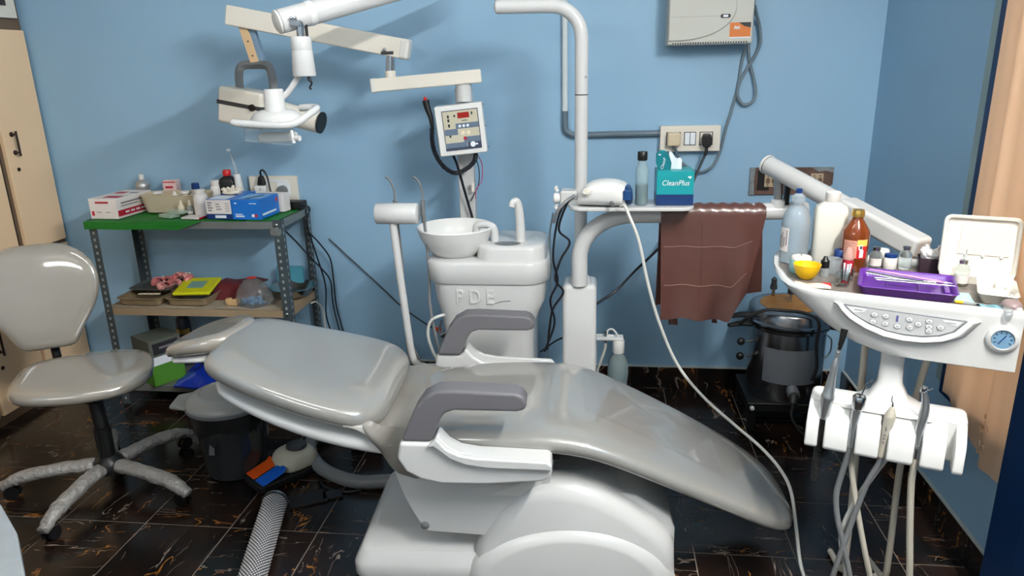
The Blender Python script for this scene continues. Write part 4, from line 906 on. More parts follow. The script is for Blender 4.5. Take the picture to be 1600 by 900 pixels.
for (u_,h_,top) in ((-0.095,0.035,0.016),(-0.090,0.058,0.042),(-0.068,0.068,0.076),(-0.03,0.072,0.092),(0.03,0.070,0.093),(0.068,0.062,0.084),(0.082,0.050,0.066),(0.089,0.034,0.04)):
    ring=[]
    for j in range(24):
        t=2*PI*j/24; c,s_=math.cos(t),math.sin(t); x=math.copysign(abs(c)**0.7,c); z=math.copysign(abs(s_)**0.75,s_)
        ring.append((u_,x*h_,top/2+z*top/2+0.0005))
    R.append(ring)
G().rings(R).ob('housing','plastic_white',sc,sub=1)
mat('scaler_blue',(24,62,110),0.3)
R2=[[(u_+0.012,y*0.96,z*0.97+0.003) for (u0,y,z) in R[i]] for i,u_ in ((5,0.058),(6,0.078),(7,0.086))]
G().rings(R2).ob('rear_shade_shell','scaler_blue',sc,sub=1)  # back shell edge, its dark blue standing in for the shadow there
G().box((0.09,-0.05,0.045),(0.03,0.02,0.035)).ob('holder_clip','scaler_blue',sc,bevel=0.004)
G().lathe([(0.014,0),(0.013,0.007),(0.011,0.010)],(-0.050,-0.070,0.054),20,axis=(-0.35,-0.8,0.5)).ob('dial','cream_white',sc)
for k in range(9):
    a=math.radians(-140+k*35); ax=Vector((-0.35,-0.8,0.5)).normalized(); e1=ax.orthogonal().normalized(); e2=ax.cross(e1)
    p=Vector((-0.050,-0.0705,0.054))+(e1*math.cos(a)+e2*math.sin(a))*0.021+ax*0.001; G().sphere(tuple(p),0.0014,6,4).ob('dial_mark','print_grey',sc)
G().cyl((0.035,-0.066,0.02),(0.045,-0.08,0.015),0.007,n=10).ob('cable_port','mid_grey',sc)
mw = thing('mouthwash_bottle','slim clear bottle of teal mouthwash with a black cap beside the tissue box','bottle',(0.147,2.63,ZS))
mat('teal_liquid',(20,128,140),0.06,trans=0.6,ior=1.33); mat('clear_pet',(205,225,228),0.05,trans=0.7,ior=1.15)
G().lathe([(0.021,0.001),(0.0225,0.004),(0.0225,0.115),(0.021,0.128),(0.0135,0.15),(0.0135,0.158)],(0,0,0),24).ob('body','clear_pet',mw)
G().lathe([(0.0195,0.003),(0.0212,0.006),(0.0212,0.072),(0.0001,0.0725)],(0,0,0),24,caps=False).ob('liquid','teal_liquid',mw)
G().lathe([(0.0165,0.156),(0.0175,0.158),(0.0175,0.185),(0.016,0.187)],(0,0,0),20).ob('cap','black',mw)
tx = thing('tissue_box','teal and navy CleanPlus tissue box with a tissue packet sticking out on the post shelf','tissue box',(0.262,2.665,ZS))
mat('teal',(14,142,148),0.4); mat('teal_dark',(16,112,122),0.4); mat('navy_print',(10,44,92),0.4)
cb=G().bb(-0.064,0.064,-0.055,0.055,0.0,0.120).ob('carton','teal',tx,bevel=0.001)
patch(cb,'navy_print',-0.0642,0.0642,0.0,0.038,-0.0554); patch(cb,'navy_print',-0.0552,0.0552,0.0,0.032,-0.0645,'x'); patch(cb,'teal_dark',-0.053,0.053,0.034,0.118,-0.0645,'x')
patch(cb,'light_blue',-0.04,0.0,0.045,0.10,-0.0649,'x')
text('CleanPlus',0.0265,'print_white',tx,(0.0,-0.056,0.078),(math.radians(90),0,0),shear=0.25,extrude=0.0008,sx=0.92)
def leafmark(parent,loc,rotation,s_):
    g=G()
    for a in (0.5,2.6): g.sphere((s_*0.6*math.cos(a),s_*0.35*math.sin(a),0),(s_*0.55,s_*0.4,0.0006),10,6)
    g.sphere((0,-s_*0.25,0),(s_*0.3,s_*0.4,0.0006),8,6)
    return g.ob('clover_emblem','print_white',parent,loc=loc,rotation=rotation)
leafmark(tx,(0.050,-0.056,0.098),(math.radians(90),0,0.3),0.008)
pk=Matrix.Translation((-0.035,-0.012,0.120)) @ Matrix.Rotation(math.radians(-8),4,'Y') @ Matrix.Rotation(math.radians(6),4,'X')
pp=[(-0.021,0.0),(0.021,-0.004),(0.026,0.02),(0.02,0.05),(0.008,0.068),(-0.008,0.072),(-0.024,0.062),(-0.028,0.03)]
g=G().prism(pp,-0.004,0.004,'xz'); g.v=[tuple(pk @ Vector(p)) for p in g.v]; pko=g.ob('tissue_packet','teal_dark',tx,bevel=0.003)
tt=text('CleanPlus',0.0145,'print_white',tx,tuple(pk @ Vector((0.0,-0.0048,0.030))),(math.radians(96),math.radians(-75),0),shear=0.2,extrude=0.0003)
leafmark(tx,tuple(pk @ Vector((-0.012,-0.005,0.056))),(math.radians(90),0,0.3),0.005)
G().grid(lambda a,b:(-0.02+0.045*a,0.0+0.004*math.sin(a*6),0.115+b*(0.065-0.03*a)+0.006*math.sin(a*9)),8,6,0.001).ob('tissue','print_white',tx)
tag(G().tube([(0.072,2.545,1.008),(0.085,2.525,1.015),(0.10,2.505,0.985),(0.135,2.49,0.90),(0.17,2.49,0.75),(0.215,2.50,0.60),(0.285,2.50,0.44),(0.375,2.46,0.335),(0.475,2.40,0.262),(0.555,2.31,0.222),(0.598,2.21,0.200),(0.615,2.12,0.172),(0.617,2.03,0.09),(0.618,1.96,0.025),(0.62,1.85,0.007),(0.63,1.6,0.007)],0.0055,n=8).ob('scaler_cable','hose_white'),'pale cable dropping from the scaler over the chair foot to the floor','cable')
# brown plastic sheet over the arm
mat('brown_sheet',(88,56,50),0.28,coat=0.35,bump=0.35,bscale=11)
bs_ = thing('brown_plastic_sheet','glossy brown plastic sheet with fold lines draped over the curved swing boom','plastic sheet',(0.0,0.0,0.0))
def sheet(a,b):
    x=0.222+0.372*a
    # b 0 = front hem, .5 = over the pipe, 1 = back hem
    L0=0.40; 
    if b<0.46:
        t=b/0.46; z=0.952-L0*(1-t)+0.0
        z+= -0.004*math.sin(a*20)*(1-t)
        if a>0.74: z += 0.12*(a-0.74)/0.26*(1-t)*1.0
        wob=0.010*math.sin(a*5.2+0.4)*(1-t)+0.006*math.sin(a*13)*(1-t)
        xs=x+0.012*(1-t)*(1-a)-(0.05*(1-t)*max(0,a-0.6)/0.4)
        return (xs,2.674-0.012*(1-t)+wob,z)
    if b<0.58:
        t=(b-0.46)/0.12; th=PI*(1-t)
        return (x,2.71+0.036*math.cos(th),0.953+0.037*math.sin(th)+0.0025*math.sin(a*55)*math.sin(th))
    t=(b-0.58)/0.42
    z=0.953-(0.385-0.06*a)*t
    xs=x+0.03*t*max(0,a-0.5)*2
    return (xs,2.748+0.03*t*t+0.014*math.sin(a*7+1)*t,z)
G().grid(sheet,56,70,0.0015).ob('sheet','brown_sheet',bs_)
mat('fold_line',(150,120,112),0.3)
for a_ in (0.40,): G().tube([Vector(sheet(a_,b/20*0.44+0.01))+Vector((0,-0.0015,0)) for b in range(21)],0.0012,n=4,k=0).ob('fold_crease','brown_sheet',bs_)
for b_ in (0.155,0.325): G().tube([Vector(sheet(a/24*0.88+0.03,b_))+Vector((0,-0.0015,0)) for a in range(25)],0.0012,n=4,k=0).ob('fold_crease','fold_line',bs_)
for x_,z0,w_ in ((0.265,0.555,0.035),(0.43,0.565,0.02)):
    G().grid(lambda a,b:(x_+w_*a+0.01*b,2.765+0.003*math.sin(5*a),z0+0.05-0.11*b),6,6,0.001).ob('torn_strip','brown_sheet',bs_)

# ================================================================== X-RAY UNIT
xr = thing('xray_unit','white dental x-ray machine with folding arms and a control box on a pole','x-ray machine',(-0.56,3.06,0))
def Xr(x,y,z): return (x+0.56,y-3.06,z)
G().bb(-0.034,0.034,-0.02,0.03,0.02,1.40).ob('pole','white',xr,bevel=0.006)
G().bb(-0.20,0.20,-0.10,0.17,0.001,0.045).ob('base','white',xr,bevel=0.015)
G().cyl(Xr(-0.548,3.0,1.35),Xr(-0.548,3.0,1.43),0.032,n=22).ob('swivel_collar','white',xr)
bx=Matrix.Translation(Xr(-0.555,2.955,1.245)) @ Matrix.Rotation(math.radians(6),4,'Z') @ Matrix.Rotation(math.radians(-5),4,'Y')
def bxg(g): g.v=[tuple(bx @ Vector(p)) for p in g.v]; return g
cbx=bxg(G().bb(-0.095,0.095,-0.04,0.055,-0.098,0.098)).ob('control_box','plastic_white',xr,bevel=0.006)
mat('panel_beige',(190,184,162),0.5); mat('panel_blue',(92,108,128),0.5); mat('panel_navy',(50,58,78),0.5); mat('led_red',(120,20,14),0.3,emit=(180,24,12),es=0.25)
def pnl(m,x0,x1,z0,z1,d=0,name='panel_print'): return bxg(G().bb(x0,x1,-0.0412-d,-0.0396-d,z0,z1)).ob(name,m,cbx)
pnl('panel_navy',-0.068,0.076,-0.078,0.078); pnl('panel_beige',-0.065,0.073,-0.075,0.075,0.0004)
pnl('panel_blue',-0.018,0.073,0.005,0.026,0.0008); pnl('panel_blue',-0.064,-0.012,-0.018,0.006,0.0008); pnl('panel_blue',0.008,0.073,-0.05,-0.028,0.0008); pnl('panel_blue',-0.064,0.020,-0.067,-0.048,0.0008); pnl('panel_navy',0.022,0.075,-0.076,-0.050,0.001); pnl('panel_navy',-0.066,0.075,-0.078,-0.067,0.0011)
pnl('led_red',-0.006,0.040,0.045,0.067,0.001,'display')
for x_ in (-0.002,0.014,0.030): bxg(G().lathe([(0.0055,0),(0.0055,0.001)],(x_,-0.0422,0.015),12,axis=(0,-1,0))).ob('button','print_white',cbx)
for x_ in (0.008,0.030): bxg(G().lathe([(0.008,0),(0.008,0.001)],(x_,-0.0416,-0.012),14,axis=(0,-1,0))).ob('button','ivory',cbx)
bxg(G().lathe([(0.007,0),(0.006,0.002)],(0.014,-0.0424,-0.034),12,axis=(0,-1,0))).ob('indicator','crimson',cbx)
bxg(G().lathe([(0.011,0),(0.010,0.004)],(0.042,-0.0424,-0.060),14,axis=(0,-1,0))).ob('knob','print_white',cbx); pnl('print_white',0.046,0.062,-0.063,-0.057,0.0022)
for z_ in (-0.02,0.0,0.02,0.04,0.055): pnl('print_black',-0.048,-0.040,z_-0.006,z_+0.006,0.0006)
pnl('print_black',-0.022,-0.015,0.052,0.060,0.0006); pnl('print_black',0.048,0.054,0.055,0.066,0.0006); pnl('print_black',0.008,0.03,0.034,0.037,0.0006)
for z_ in (-0.085,0.0,0.085): bxg(G().sphere((0.0955,0.04,z_),0.003,8,5)).ob('screw','dark_grey',cbx)
# hand switch with coiled cable
G().tube([Xr(-0.690,2.93,1.36),Xr(-0.684,2.93,1.33),Xr(-0.672,2.93,1.29),Xr(-0.668,2.93,1.245)],[0.015,0.013,0.010,0.007],n=12).ob('hand_switch','black',xr); G().sphere(Xr(-0.691,2.929,1.366),0.008,10,6).ob('trigger','red',xr)
cp=smooth_path([Xr(-0.670,2.93,1.25),Xr(-0.672,2.93,1.20),Xr(-0.662,2.93,1.15),Xr(-0.632,2.93,1.10),Xr(-0.585,2.93,1.072),Xr(-0.535,2.935,1.09),Xr(-0.505,2.945,1.12),Xr(-0.50,2.95,1.15)],30)
hel=[]
for i,p in enumerate(cp):
    t=(cp[min(i+1,len(cp)-1)]-cp[max(i-1,0)]).normalized(); e1=t.cross(Vector((0,1,0))).normalized(); e2=t.cross(e1)
    for s_ in range(2):
        a=(i*2+s_)*1.0; hel.append(p+(e1*math.cos(a)+e2*math.sin(a))*0.0075)
G().tube(hel,0.0028,n=5,k=0).ob('coiled_cable','cable_black',xr)
G().tube([Xr(-0.60,2.96,1.15),Xr(-0.585,2.98,1.10),Xr(-0.565,3.0,1.0),Xr(-0.55,3.01,0.93),Xr(-0.535,3.02,0.85),Xr(-0.53,3.03,0.7)],0.0055,n=8).ob('power_cable','cable_black',xr)
G().tube([Xr(-0.515,2.98,1.15),Xr(-0.498,3.0,1.08),Xr(-0.505,3.02,1.01),Xr(-0.525,3.025,0.97),Xr(-0.54,3.02,0.94)],0.002,n=6).ob('wire','black',xr)
mat('pink_wire',(190,70,120),0.5)
G().tube([Xr(-0.505,2.98,1.15),Xr(-0.485,3.0,1.10),Xr(-0.49,3.02,1.03),Xr(-0.515,3.02,0.99),Xr(-0.52,3.02,0.95)],0.0018,n=6).ob('wire','pink_wire',xr)
G().box(Xr(-0.528,3.015,1.0),(0.012,0.012,0.04)).ob('connector','cream_white',xr,bevel=0.002)
# arms
def bar(a,b,w_,h_,m,name,bev=0.006):
    A=Vector(Xr(*a)); B=Vector(Xr(*b)); dd=(B-A); q=dd.to_track_quat('X','Z').to_matrix().to_4x4()
    o=G().box(tuple((A+B)/2),(dd.length,w_,h_),0,q); return o.ob(name,m,xr,bevel=bev)
bar((-0.475,3.0,1.448),(-0.905,2.93,1.420),0.055,0.052,'cream_white','lower_arm')
bar((-0.885,2.935,1.4213),(-0.908,2.93,1.420),0.058,0.055,'white_matte','arm_end_cap')
G().cyl(Xr(-0.828,2.94,1.44),Xr(-0.828,2.94,1.475),0.021,n=18).ob('elbow_collar','cream_white',xr)
G().cyl(Xr(-0.828,2.94,1.47),Xr(-0.822,2.94,1.54),0.017,n=18).ob('elbow_pin','chrome',xr)
bar((-0.775,2.95,1.557),(-1.475,2.95,1.702),0.055,0.075,'cream_white','upper_arm')
bar((-0.745,2.95,1.551),(-0.785,2.95,1.559),0.058,0.078,'white_matte','arm_end_cap',0.012)
G().sphere(Xr(-0.838,2.915,1.555),0.007,10,6).ob('pivot_bolt','brushed',xr)
G().box(Xr(-0.83,2.94,1.542),(0.05,0.04,0.012)).ob('pivot_bracket','dark_grey',xr,bevel=0.002)
mat('tan_plate',(206,174,134),0.5); mat('blue_grey',(112,136,158),0.45)
mxh=Matrix.Rotation(math.radians(-13),4,'Y')
G().box(Xr(-1.404,2.945,1.60),(0.034,0.012,0.165),0,mxh).ob('hanger_plate','tan_plate',xr,bevel=0.002)
G().box(Xr(-1.378,2.962,1.60),(0.024,0.03,0.165),0,mxh).ob('hanger_side','blue_grey',xr,bevel=0.002)
for z_,x_ in ((1.655,-1.412),(1.60,-1.40),(1.545,-1.388)): G().sphere(Xr(x_,2.937,z_),0.0035,8,5).ob('screw','bronze',xr)
G().tube([Xr(-1.468,2.95,1.36),Xr(-1.466,2.95,1.42),Xr(-1.46,2.95,1.485),Xr(-1.44,2.95,1.508),Xr(-1.40,2.95,1.512),Xr(-1.345,2.95,1.508),Xr(-1.325,2.95,1.485),Xr(-1.322,2.95,1.42),Xr(-1.33,2.95,1.33),Xr(-1.338,2.95,1.29)],0.020,n=4,k=6,flat=0.9).ob('yoke','mid_grey',xr)
hx=Matrix.Translation(Xr(-1.435,2.935,1.348)) @ Matrix.Rotation(math.radians(9),4,'Y') @ Matrix.Rotation(math.radians(-14),4,'Z')
g=G().bb(-0.10,0.115,-0.062,0.062,-0.075,0.07); g.v=[tuple(hx @ Vector(p)) for p in g.v]; g.ob('tube_head','cream_white',xr,bevel=0.014,seg=4)
g=G().bb(-0.1008,0.1158,-0.0632,0.0632,0.0,0.016); g.v=[tuple(hx @ Vector(p)) for p in g.v]; g.ob('head_band','dark_grey',xr)
g=G().lathe([(0.014,0),(0.013,0.008)],(0.075,-0.063,0.008),14,axis=(0,-1,0)); g.v=[tuple(hx @ Vector(p)) for p in g.v]; g.ob('yoke_pivot','black',xr)
a=Vector(Xr(-1.35,2.95,1.335)); b=Vector(Xr(-1.13,2.93,1.28))
G().cyl(a,b,0.044,n=24).ob('cone','cream_white',xr); G().cyl(b-(b-a).normalized()*0.004,b+(b-a).normalized()*0.006,0.044,n=24).ob('cone_rim','black',xr)
# ================================================================== DELIVERY TABLE
dt = thing('delivery_table','white instrument delivery table with a curved control panel and handpiece holder','instrument table',(0.72,1.795,0),math.radians(-20.6))
plan=[(0.265,0.0),(0.10,-0.002),(-0.08,-0.003),(-0.185,0.0),(-0.225,0.012),(-0.255,0.04),(-0.280,0.085),(-0.302,0.15),(-0.322,0.23),(-0.335,0.32),(-0.334,0.38),(-0.318,0.415),(-0.28,0.43),(0.0,0.432),(0.205,0.43),(0.264,0.29)]
def pl(z,kl,kb=1.0,off=0.0): 
    r=[]
    for (u,v) in plan:
        uu=0.265+(u-0.265)*kl; vv=v if v<0.2 else 0.2+(v-0.2)*kb
        if off:
            uu=uu+off*(1 if u<0 else -1); vv=vv+off*(1 if v<0.2 else -1)
        r.append((uu,vv,z))
    return r
G().rings([pl(0.772,0.50,0.6,0.012),pl(0.778,0.58,0.7),pl(0.795,0.70,0.8),pl(0.825,0.80,0.9),pl(0.87,0.905,0.95),pl(0.905,0.975,0.99),pl(0.918,0.995),pl(0.924,0.998,1,0.004),pl(0.925,0.998,1,0.012),pl(0.921,0.998,1,0.018),pl(0.906,0.998,1,0.020)]).ob('table_body','white',dt,angle=60)
m_=mat('granite',(112,104,98),0.35,var=0.45,vscale=70)
G().rings([pl(0.9062,0.998,1,0.0215),pl(0.9072,0.998,1,0.0215)]).ob('table_top','granite',dt)
# curved control panel
arc=[(0.155,0.890),(0.132,0.860),(0.104,0.845),(0.067,0.837),(0.028,0.836),(-0.012,0.841),(-0.054,0.855),(-0.089,0.874),(-0.106,0.888),(-0.115,0.898)]
lip_in=arc; lip_out=[(0.183,0.892),(0.155,0.850),(0.115,0.829),(0.070,0.819),(0.026,0.817),(-0.018,0.821),(-0.064,0.837),(-0.104,0.860),(-0.124,0.881),(-0.137,0.901)]
g=G()
R=[]
for (i,o) in zip(lip_in,lip_out):
    m=((i[0]+o[0])/2,(i[1]+o[1])/2)
    R.append([(i[0],-0.004,i[1]),(i[0]*0.8+o[0]*0.2,-0.016,i[1]*0.8+o[1]*0.2),(m[0],-0.018,m[1]),(o[0],-0.003,o[1]),(o[0],0.004,o[1]),(i[0],0.004,i[1])])
g.rings(R); g.ob('panel_lip','white',dt,angle=70)
mat('panel_grey',(186,187,188),0.4); mat('panel_frame',(110,112,118),0.4); mat('btn_white',(222,222,222),0.4); mat('print_violet',(96,92,150),0.5)
pf=G().prism(arc,-0.0062,0.002,'xz').ob('panel_frame','panel_frame',dt)
cx_,cz_=0.02,0.872
G().prism([(cx_+(x-cx_)*0.955,cz_+(z-cz_)*0.90) for x,z in arc],-0.0070,0.0,'xz').ob('keypad','panel_grey',dt)
kp=[(-0.042,0.881),(-0.017,0.880),(-0.043,0.862),(-0.016,0.861),(0.011,0.858),(0.035,0.879),(0.038,0.859),(0.055,0.870),(0.077,0.880),(0.078,0.867),(0.079,0.856),(0.102,0.868)]
for k,(u_,w_) in enumerate(kp):
    b=G().lathe([(0.0085,0),(0.0085,0.0008)],(u_,-0.0071,w_),16,axis=(0,-1,0),sy=0.75).ob('key','panel_frame',dt)
    b=G().lathe([(0.0075,0),(0.0072,0.0018)],(u_,-0.0075,w_),16,axis=(0,-1,0),sy=0.75).ob('key','btn_white',dt)
    g=G()
    if k in (0,6): g.tube([(u_-0.003,-0.0098,w_+0.0015),(u_,-0.0098,w_-0.0015),(u_+0.003,-0.0098,w_+0.0015)],0.0006,n=4,k=0)
    elif k==5: g.tube([(u_-0.003,-0.0098,w_-0.0015),(u_,-0.0098,w_+0.0015),(u_+0.003,-0.0098,w_-0.0015)],0.0006,n=4,k=0)
    else: g.tube([(u_-0.003,-0.0098,w_-0.001),(u_-0.001,-0.0098,w_+0.0018),(u_+0.001,-0.0098,w_-0.0018),(u_+0.003,-0.0098,w_+0.001)],0.0006,n=4,k=0)
    g.ob('key_symbol','print_grey',b)
patchm=lambda m,x0,x1,z0,z1: G().bb(x0,x1,-0.0076,-0.0068,z0,z1).ob('panel_print',m,dt)
patchm('print_violet',0.006,0.011,0.869,0.885)
G().prism([(-0.104,0.8935),(-0.060,0.8925),(-0.066,0.884),(-0.090,0.880)],-0.0076,-0.0068,'xz').ob('brand_plate','btn_white',dt); patchm('print_grey',-0.088,-0.070,0.8865,0.8885)
G().prism([(0.103,0.8878),(0.143,0.8865),(0.136,0.875),(0.112,0.880)],-0.0076,-0.0068,'xz').ob('brand_plate','btn_white',dt); patchm('print_grey',0.112,0.132,0.8805,0.8825)
# air gauge
ga=G().lathe([(0.034,-0.004),(0.034,0.006),(0.030,0.010),(0.024,0.011),(0.023,0.006)],(0.229,0.0,0.857),32,axis=(0,-1,0)).ob('gauge_bezel','white',dt)
mat('gauge_face',(112,150,180),0.15,coat=0.5)
G().lathe([(0.0225,0),(0.0225,0.002)],(0.229,-0.006,0.857),28,axis=(0,-1,0)).ob('gauge_face','gauge_face',ga)
for k in range(8):
    a=math.radians(-30+k*34); G().box((0.229+0.017*math.cos(a),-0.0083,0.857+0.017*math.sin(a)),(0.0018,0.0006,0.005),0,Matrix.Rotation(PI/2-a,4,'Y')).ob('gauge_mark','print_black',ga)
G().box((0.228,-0.0086,0.857),(0.0022,0.0006,0.026),0,Matrix.Rotation(math.radians(32),4,'Y')).ob('needle','navy_band',ga)
# stem and handpiece holder
R=[]
for (z,hw,d0,d1,uc) in ((0.80,0.030,0.03,0.085,0.012),(0.74,0.027,0.03,0.08,0.012),(0.69,0.029,0.02,0.078,0.013),(0.655,0.045,0.0,0.075,0.014),(0.64,0.075,-0.02,0.07,0.014),(0.628,0.11,-0.03,0.068,0.013)):
    R.append([(x,y,z) for x,y in rrect(uc,(d0+d1)/2,2*hw,d1-d0,min(0.02,hw*0.6),4)])
G().rings(R).ob('stem','white',dt,angle=70)
holder=G().prism(rrect(0.012,0.024,0.360,0.085,0.02,5),0.525,0.640,'xy').ob('holder_bar','plastic_white',dt,bevel=0.010)
lug=[(-0.168,-0.137),(-0.123,-0.066),(-0.049,0.006),(0.024,0.083),(0.098,0.150),(0.167,0.191)]
for a,b in lug:
    G().prism([(0.01,0.515),(-0.062,0.517),(-0.070,0.525),(-0.066,0.585),(-0.055,0.602),(-0.02,0.628),(0.01,0.638)],a,b,'yz').ob('holder_lug','plastic_white',dt,bevel=0.007)
G().tube([(-0.056,0.15,0.80),(-0.054,0.15,0.70),(-0.050,0.14,0.55),(-0.04,0.13,0.35),(-0.035,0.13,0.12),(-0.04,0.15,0.02),(-0.08,0.24,0.012)],0.009,n=10).ob('supply_hose','hose_cream',dt)
G().tube([(0.098,0.15,0.80),(0.094,0.15,0.72),(0.08,0.14,0.59),(0.07,0.14,0.40),(0.075,0.14,0.12),(0.07,0.17,0.02),(0.02,0.26,0.012)],0.009,n=10).ob('supply_hose','hose_cream',dt)
# ------------------------------------------------------------------ handpieces
TM=Matrix.Translation((0.72,1.795,0)) @ Matrix.Rotation(math.radians(-20.6),4,'Z')
RZ=math.radians(-20.6)
def tw(u,v,w_): return tuple(TM @ Vector((u,v,w_)))
def hp(name,label,u,v): return thing(name,label,'dental handpiece',tw(u,v,0.0),RZ)
def rp(P,u,v): return [(a-u,b-v,c) for a,b,c in P]
o=(-0.128,-0.03)
h=hp('air_motor','steel slow-speed handpiece with a black coupling in the holder',*o)
ax=Vector((0.09,0,1)).normalized()
G().lathe([(0.013,0.0),(0.0155,0.004),(0.0155,0.055),(0.0165,0.058),(0.0165,0.066),(0.0145,0.070),(0.012,0.095),(0.0085,0.13),(0.008,0.15)],(-0.002,-0.012,0.595),20,axis=tuple(ax)).ob('body','brushed',h)
G().lathe([(0.0075,0),(0.0070,0.018),(0.0045,0.022),(0.0045,0.030),(0.006,0.031),(0.006,0.042),(0.0045,0.043),(0.0045,0.058)],(0.012,-0.012,0.742),16,axis=tuple(ax)).ob('nose','brushed',h)
G().tube([(0.017,-0.012,0.79),(0.021,-0.010,0.815),(0.024,-0.004,0.842)],[0.005,0.007,0.009],n=12).ob('head','black',h)
G().lathe([(0.014,0),(0.0125,-0.025),(0.010,-0.045)],(-0.0025,-0.012,0.597),16,axis=tuple(ax)).ob('coupling','black',h)
hel=[]
for i in range(300): 
    t=i/299; a=i*0.55; hel.append((-0.006+0.002*math.cos(a)*4,-0.012+0.008*math.sin(a),0.555-0.45*t*0.32))
G().tube(hel,0.003,n=5,k=0).ob('coiled_hose','black_rubber',h)
o=(-0.058,-0.03)
h=hp('air_water_syringe','grey three-way syringe with a bent steel tip in the holder',*o)
G().tube(rp([(-0.060,-0.045,0.530),(-0.057,-0.045,0.590),(-0.053,-0.046,0.645)],*o),[0.0085,0.011,0.0125],n=16).ob('grip','brushed',h)
G().lathe([(0.0135,0),(0.0155,0.004),(0.0165,0.022),(0.0165,0.032),(0.0135,0.036)],(0.0055,-0.016,0.640),20,axis=(0.05,-0.05,1)).ob('head','steel',h)
for s_ in (-0.006,0.006): G().lathe([(0.0045,0),(0.004,0.003)],(0.0075+s_,-0.022,0.675),12,axis=(0.05,-0.3,1)).ob('button','mid_grey',h)
G().tube(rp([(-0.048,-0.04,0.674),(-0.044,-0.04,0.690),(-0.038,-0.042,0.708),(-0.026,-0.045,0.722)],*o),0.0022,n=8).ob('tip','chrome',h)
G().tube(rp([(-0.060,-0.045,0.532),(-0.062,-0.045,0.50),(-0.069,-0.042,0.452),(-0.077,-0.04,0.381),(-0.068,-0.04,0.314),(-0.049,-0.04,0.248),(-0.021,-0.04,0.148),(0.0,-0.02,0.05),(0.0,0.03,0.014),(0.0,0.14,0.012)],*o),0.0075,n=10).ob('hose','hose_grey',h)
o=(0.012,-0.03)
h=hp('scaler_handpiece','cream ultrasonic scaler handpiece with a needle tip in the holder',*o)
G().lathe([(0.0085,0),(0.0095,0.01),(0.0125,0.10),(0.0135,0.113),(0.013,0.118),(0.008,0.132),(0.005,0.140)],(0.001,-0.016,0.520),18,axis=(0.08,0,1)).ob('body','hose_cream',h)
G().tube(rp([(0.0235,-0.045,0.655),(0.024,-0.046,0.668),(0.021,-0.048,0.676),(0.0205,-0.047,0.690)],*o),[0.003,0.0018,0.0012],n=8).ob('tip','chrome',h)
for z_ in (0.565,0.575,0.585,0.600,0.606): G().box((0.0005+0.08*(z_-0.52)-0.002,-0.0272,z_),(0.005,0.001,0.005)).ob('print','print_grey',h)
G().tube(rp([(0.013,-0.046,0.522),(0.012,-0.045,0.50),(-0.010,-0.042,0.427),(-0.034,-0.04,0.296),(-0.060,-0.04,0.131),(-0.07,-0.02,0.03),(-0.07,0.03,0.011),(-0.06,0.13,0.010)],*o),0.0075,n=10).ob('hose','hose_grey',h)
o=(0.09,-0.03)
h=hp('turbine_handpiece','shiny steel high-speed turbine handpiece with an angled head in the holder',*o)
G().tube(rp([(0.088,-0.046,0.545),(0.0885,-0.046,0.60),(0.0935,-0.046,0.655),(0.092,-0.048,0.69),(0.086,-0.052,0.715)],*o),[0.0095,0.0105,0.0115,0.0085,0.0058],n=16).ob('body','brushed',h)
G().lathe([(0.006,-0.007),(0.0068,-0.006),(0.0068,0.006),(0.0055,0.008)],(-0.006,-0.024,0.7225),14,axis=(0.25,-0.2,1)).ob('head','chrome',h)
G().tube(rp([(0.088,-0.056,0.724),(0.096,-0.058,0.725),(0.103,-0.059,0.731)],*o),0.0018,n=6).ob('bur','steel',h)
G().lathe([(0.0095,0),(0.0115,0.006),(0.012,0.03),(0.011,0.036)],(-0.002,-0.016,0.535),16,axis=(0.02,0,1)).ob('coupling','steel',h)
G().tube(rp([(0.088,-0.046,0.54),(0.089,-0.045,0.50),(0.090,-0.042,0.453),(0.103,-0.04,0.323),(0.118,-0.04,0.196),(0.13,-0.02,0.06),(0.13,0.04,0.012),(0.10,0.16,0.011)],*o),0.0085,n=10).ob('hose','hose_cream',h)
tag(G().tube([tw(*p) for p in ((-0.050,0.02,0.53),(-0.053,-0.02,0.49),(-0.040,-0.035,0.419),(-0.012,-0.035,0.302),(0.025,-0.03,0.164),(0.055,0.0,0.05),(0.06,0.06,0.012),(0.05,0.18,0.011))],0.0075,n=10).ob('instrument_hose','hose_cream'),'cream hose crossing behind the grey syringe hose under the holder','hose')
tag(G().tube([tw(*p) for p in ((0.045,0.02,0.53),(0.028,-0.01,0.50),(-0.013,-0.02,0.406),(-0.052,-0.02,0.262),(-0.032,-0.02,0.145),(-0.015,0.0,0.03),(-0.01,0.06,0.011),(-0.03,0.2,0.011))],0.0075,n=10).ob('instrument_hose','hose_white'),'pale hose crossing the scaler hose under the holder','hose')

# ------------------------------------------------------------------ things on the table
ZD=0.9076
def tthing(name,label,cat,u,v,rz=0.0,group=None): return thing(name,label,cat,tw(u,v,ZD),RZ+rz,group)
mat('saline_pet',(228,238,244),0.10,trans=0.72,ior=1.18); mat('saline_water',(206,222,234),0.03,trans=0.85,ior=1.2)
t=tthing('saline_bottle','clear plastic saline bottle with a small blue stopper at the corner of the table','bottle',-0.278,0.33)
G().lathe([(0.036,0.0),(0.040,0.004),(0.0405,0.10),(0.0405,0.125),(0.037,0.150),(0.028,0.172),(0.016,0.182),(0.015,0.190),(0.019,0.192),(0.019,0.212),(0.012,0.216),(0.009,0.220)],(0,0,0),28).ob('body','saline_pet',t)
G().lathe([(0.034,0.002),(0.038,0.005),(0.0385,0.118),(0.0001,0.119)],(0,0,0),28,caps=False).ob('liquid','saline_water',t)
t.scale=(1,1,0.94)
G().lathe([(0.0085,0.219),(0.009,0.221),(0.009,0.232),(0.006,0.234)],(0,0,0),16).ob('stopper','navy_band',t)
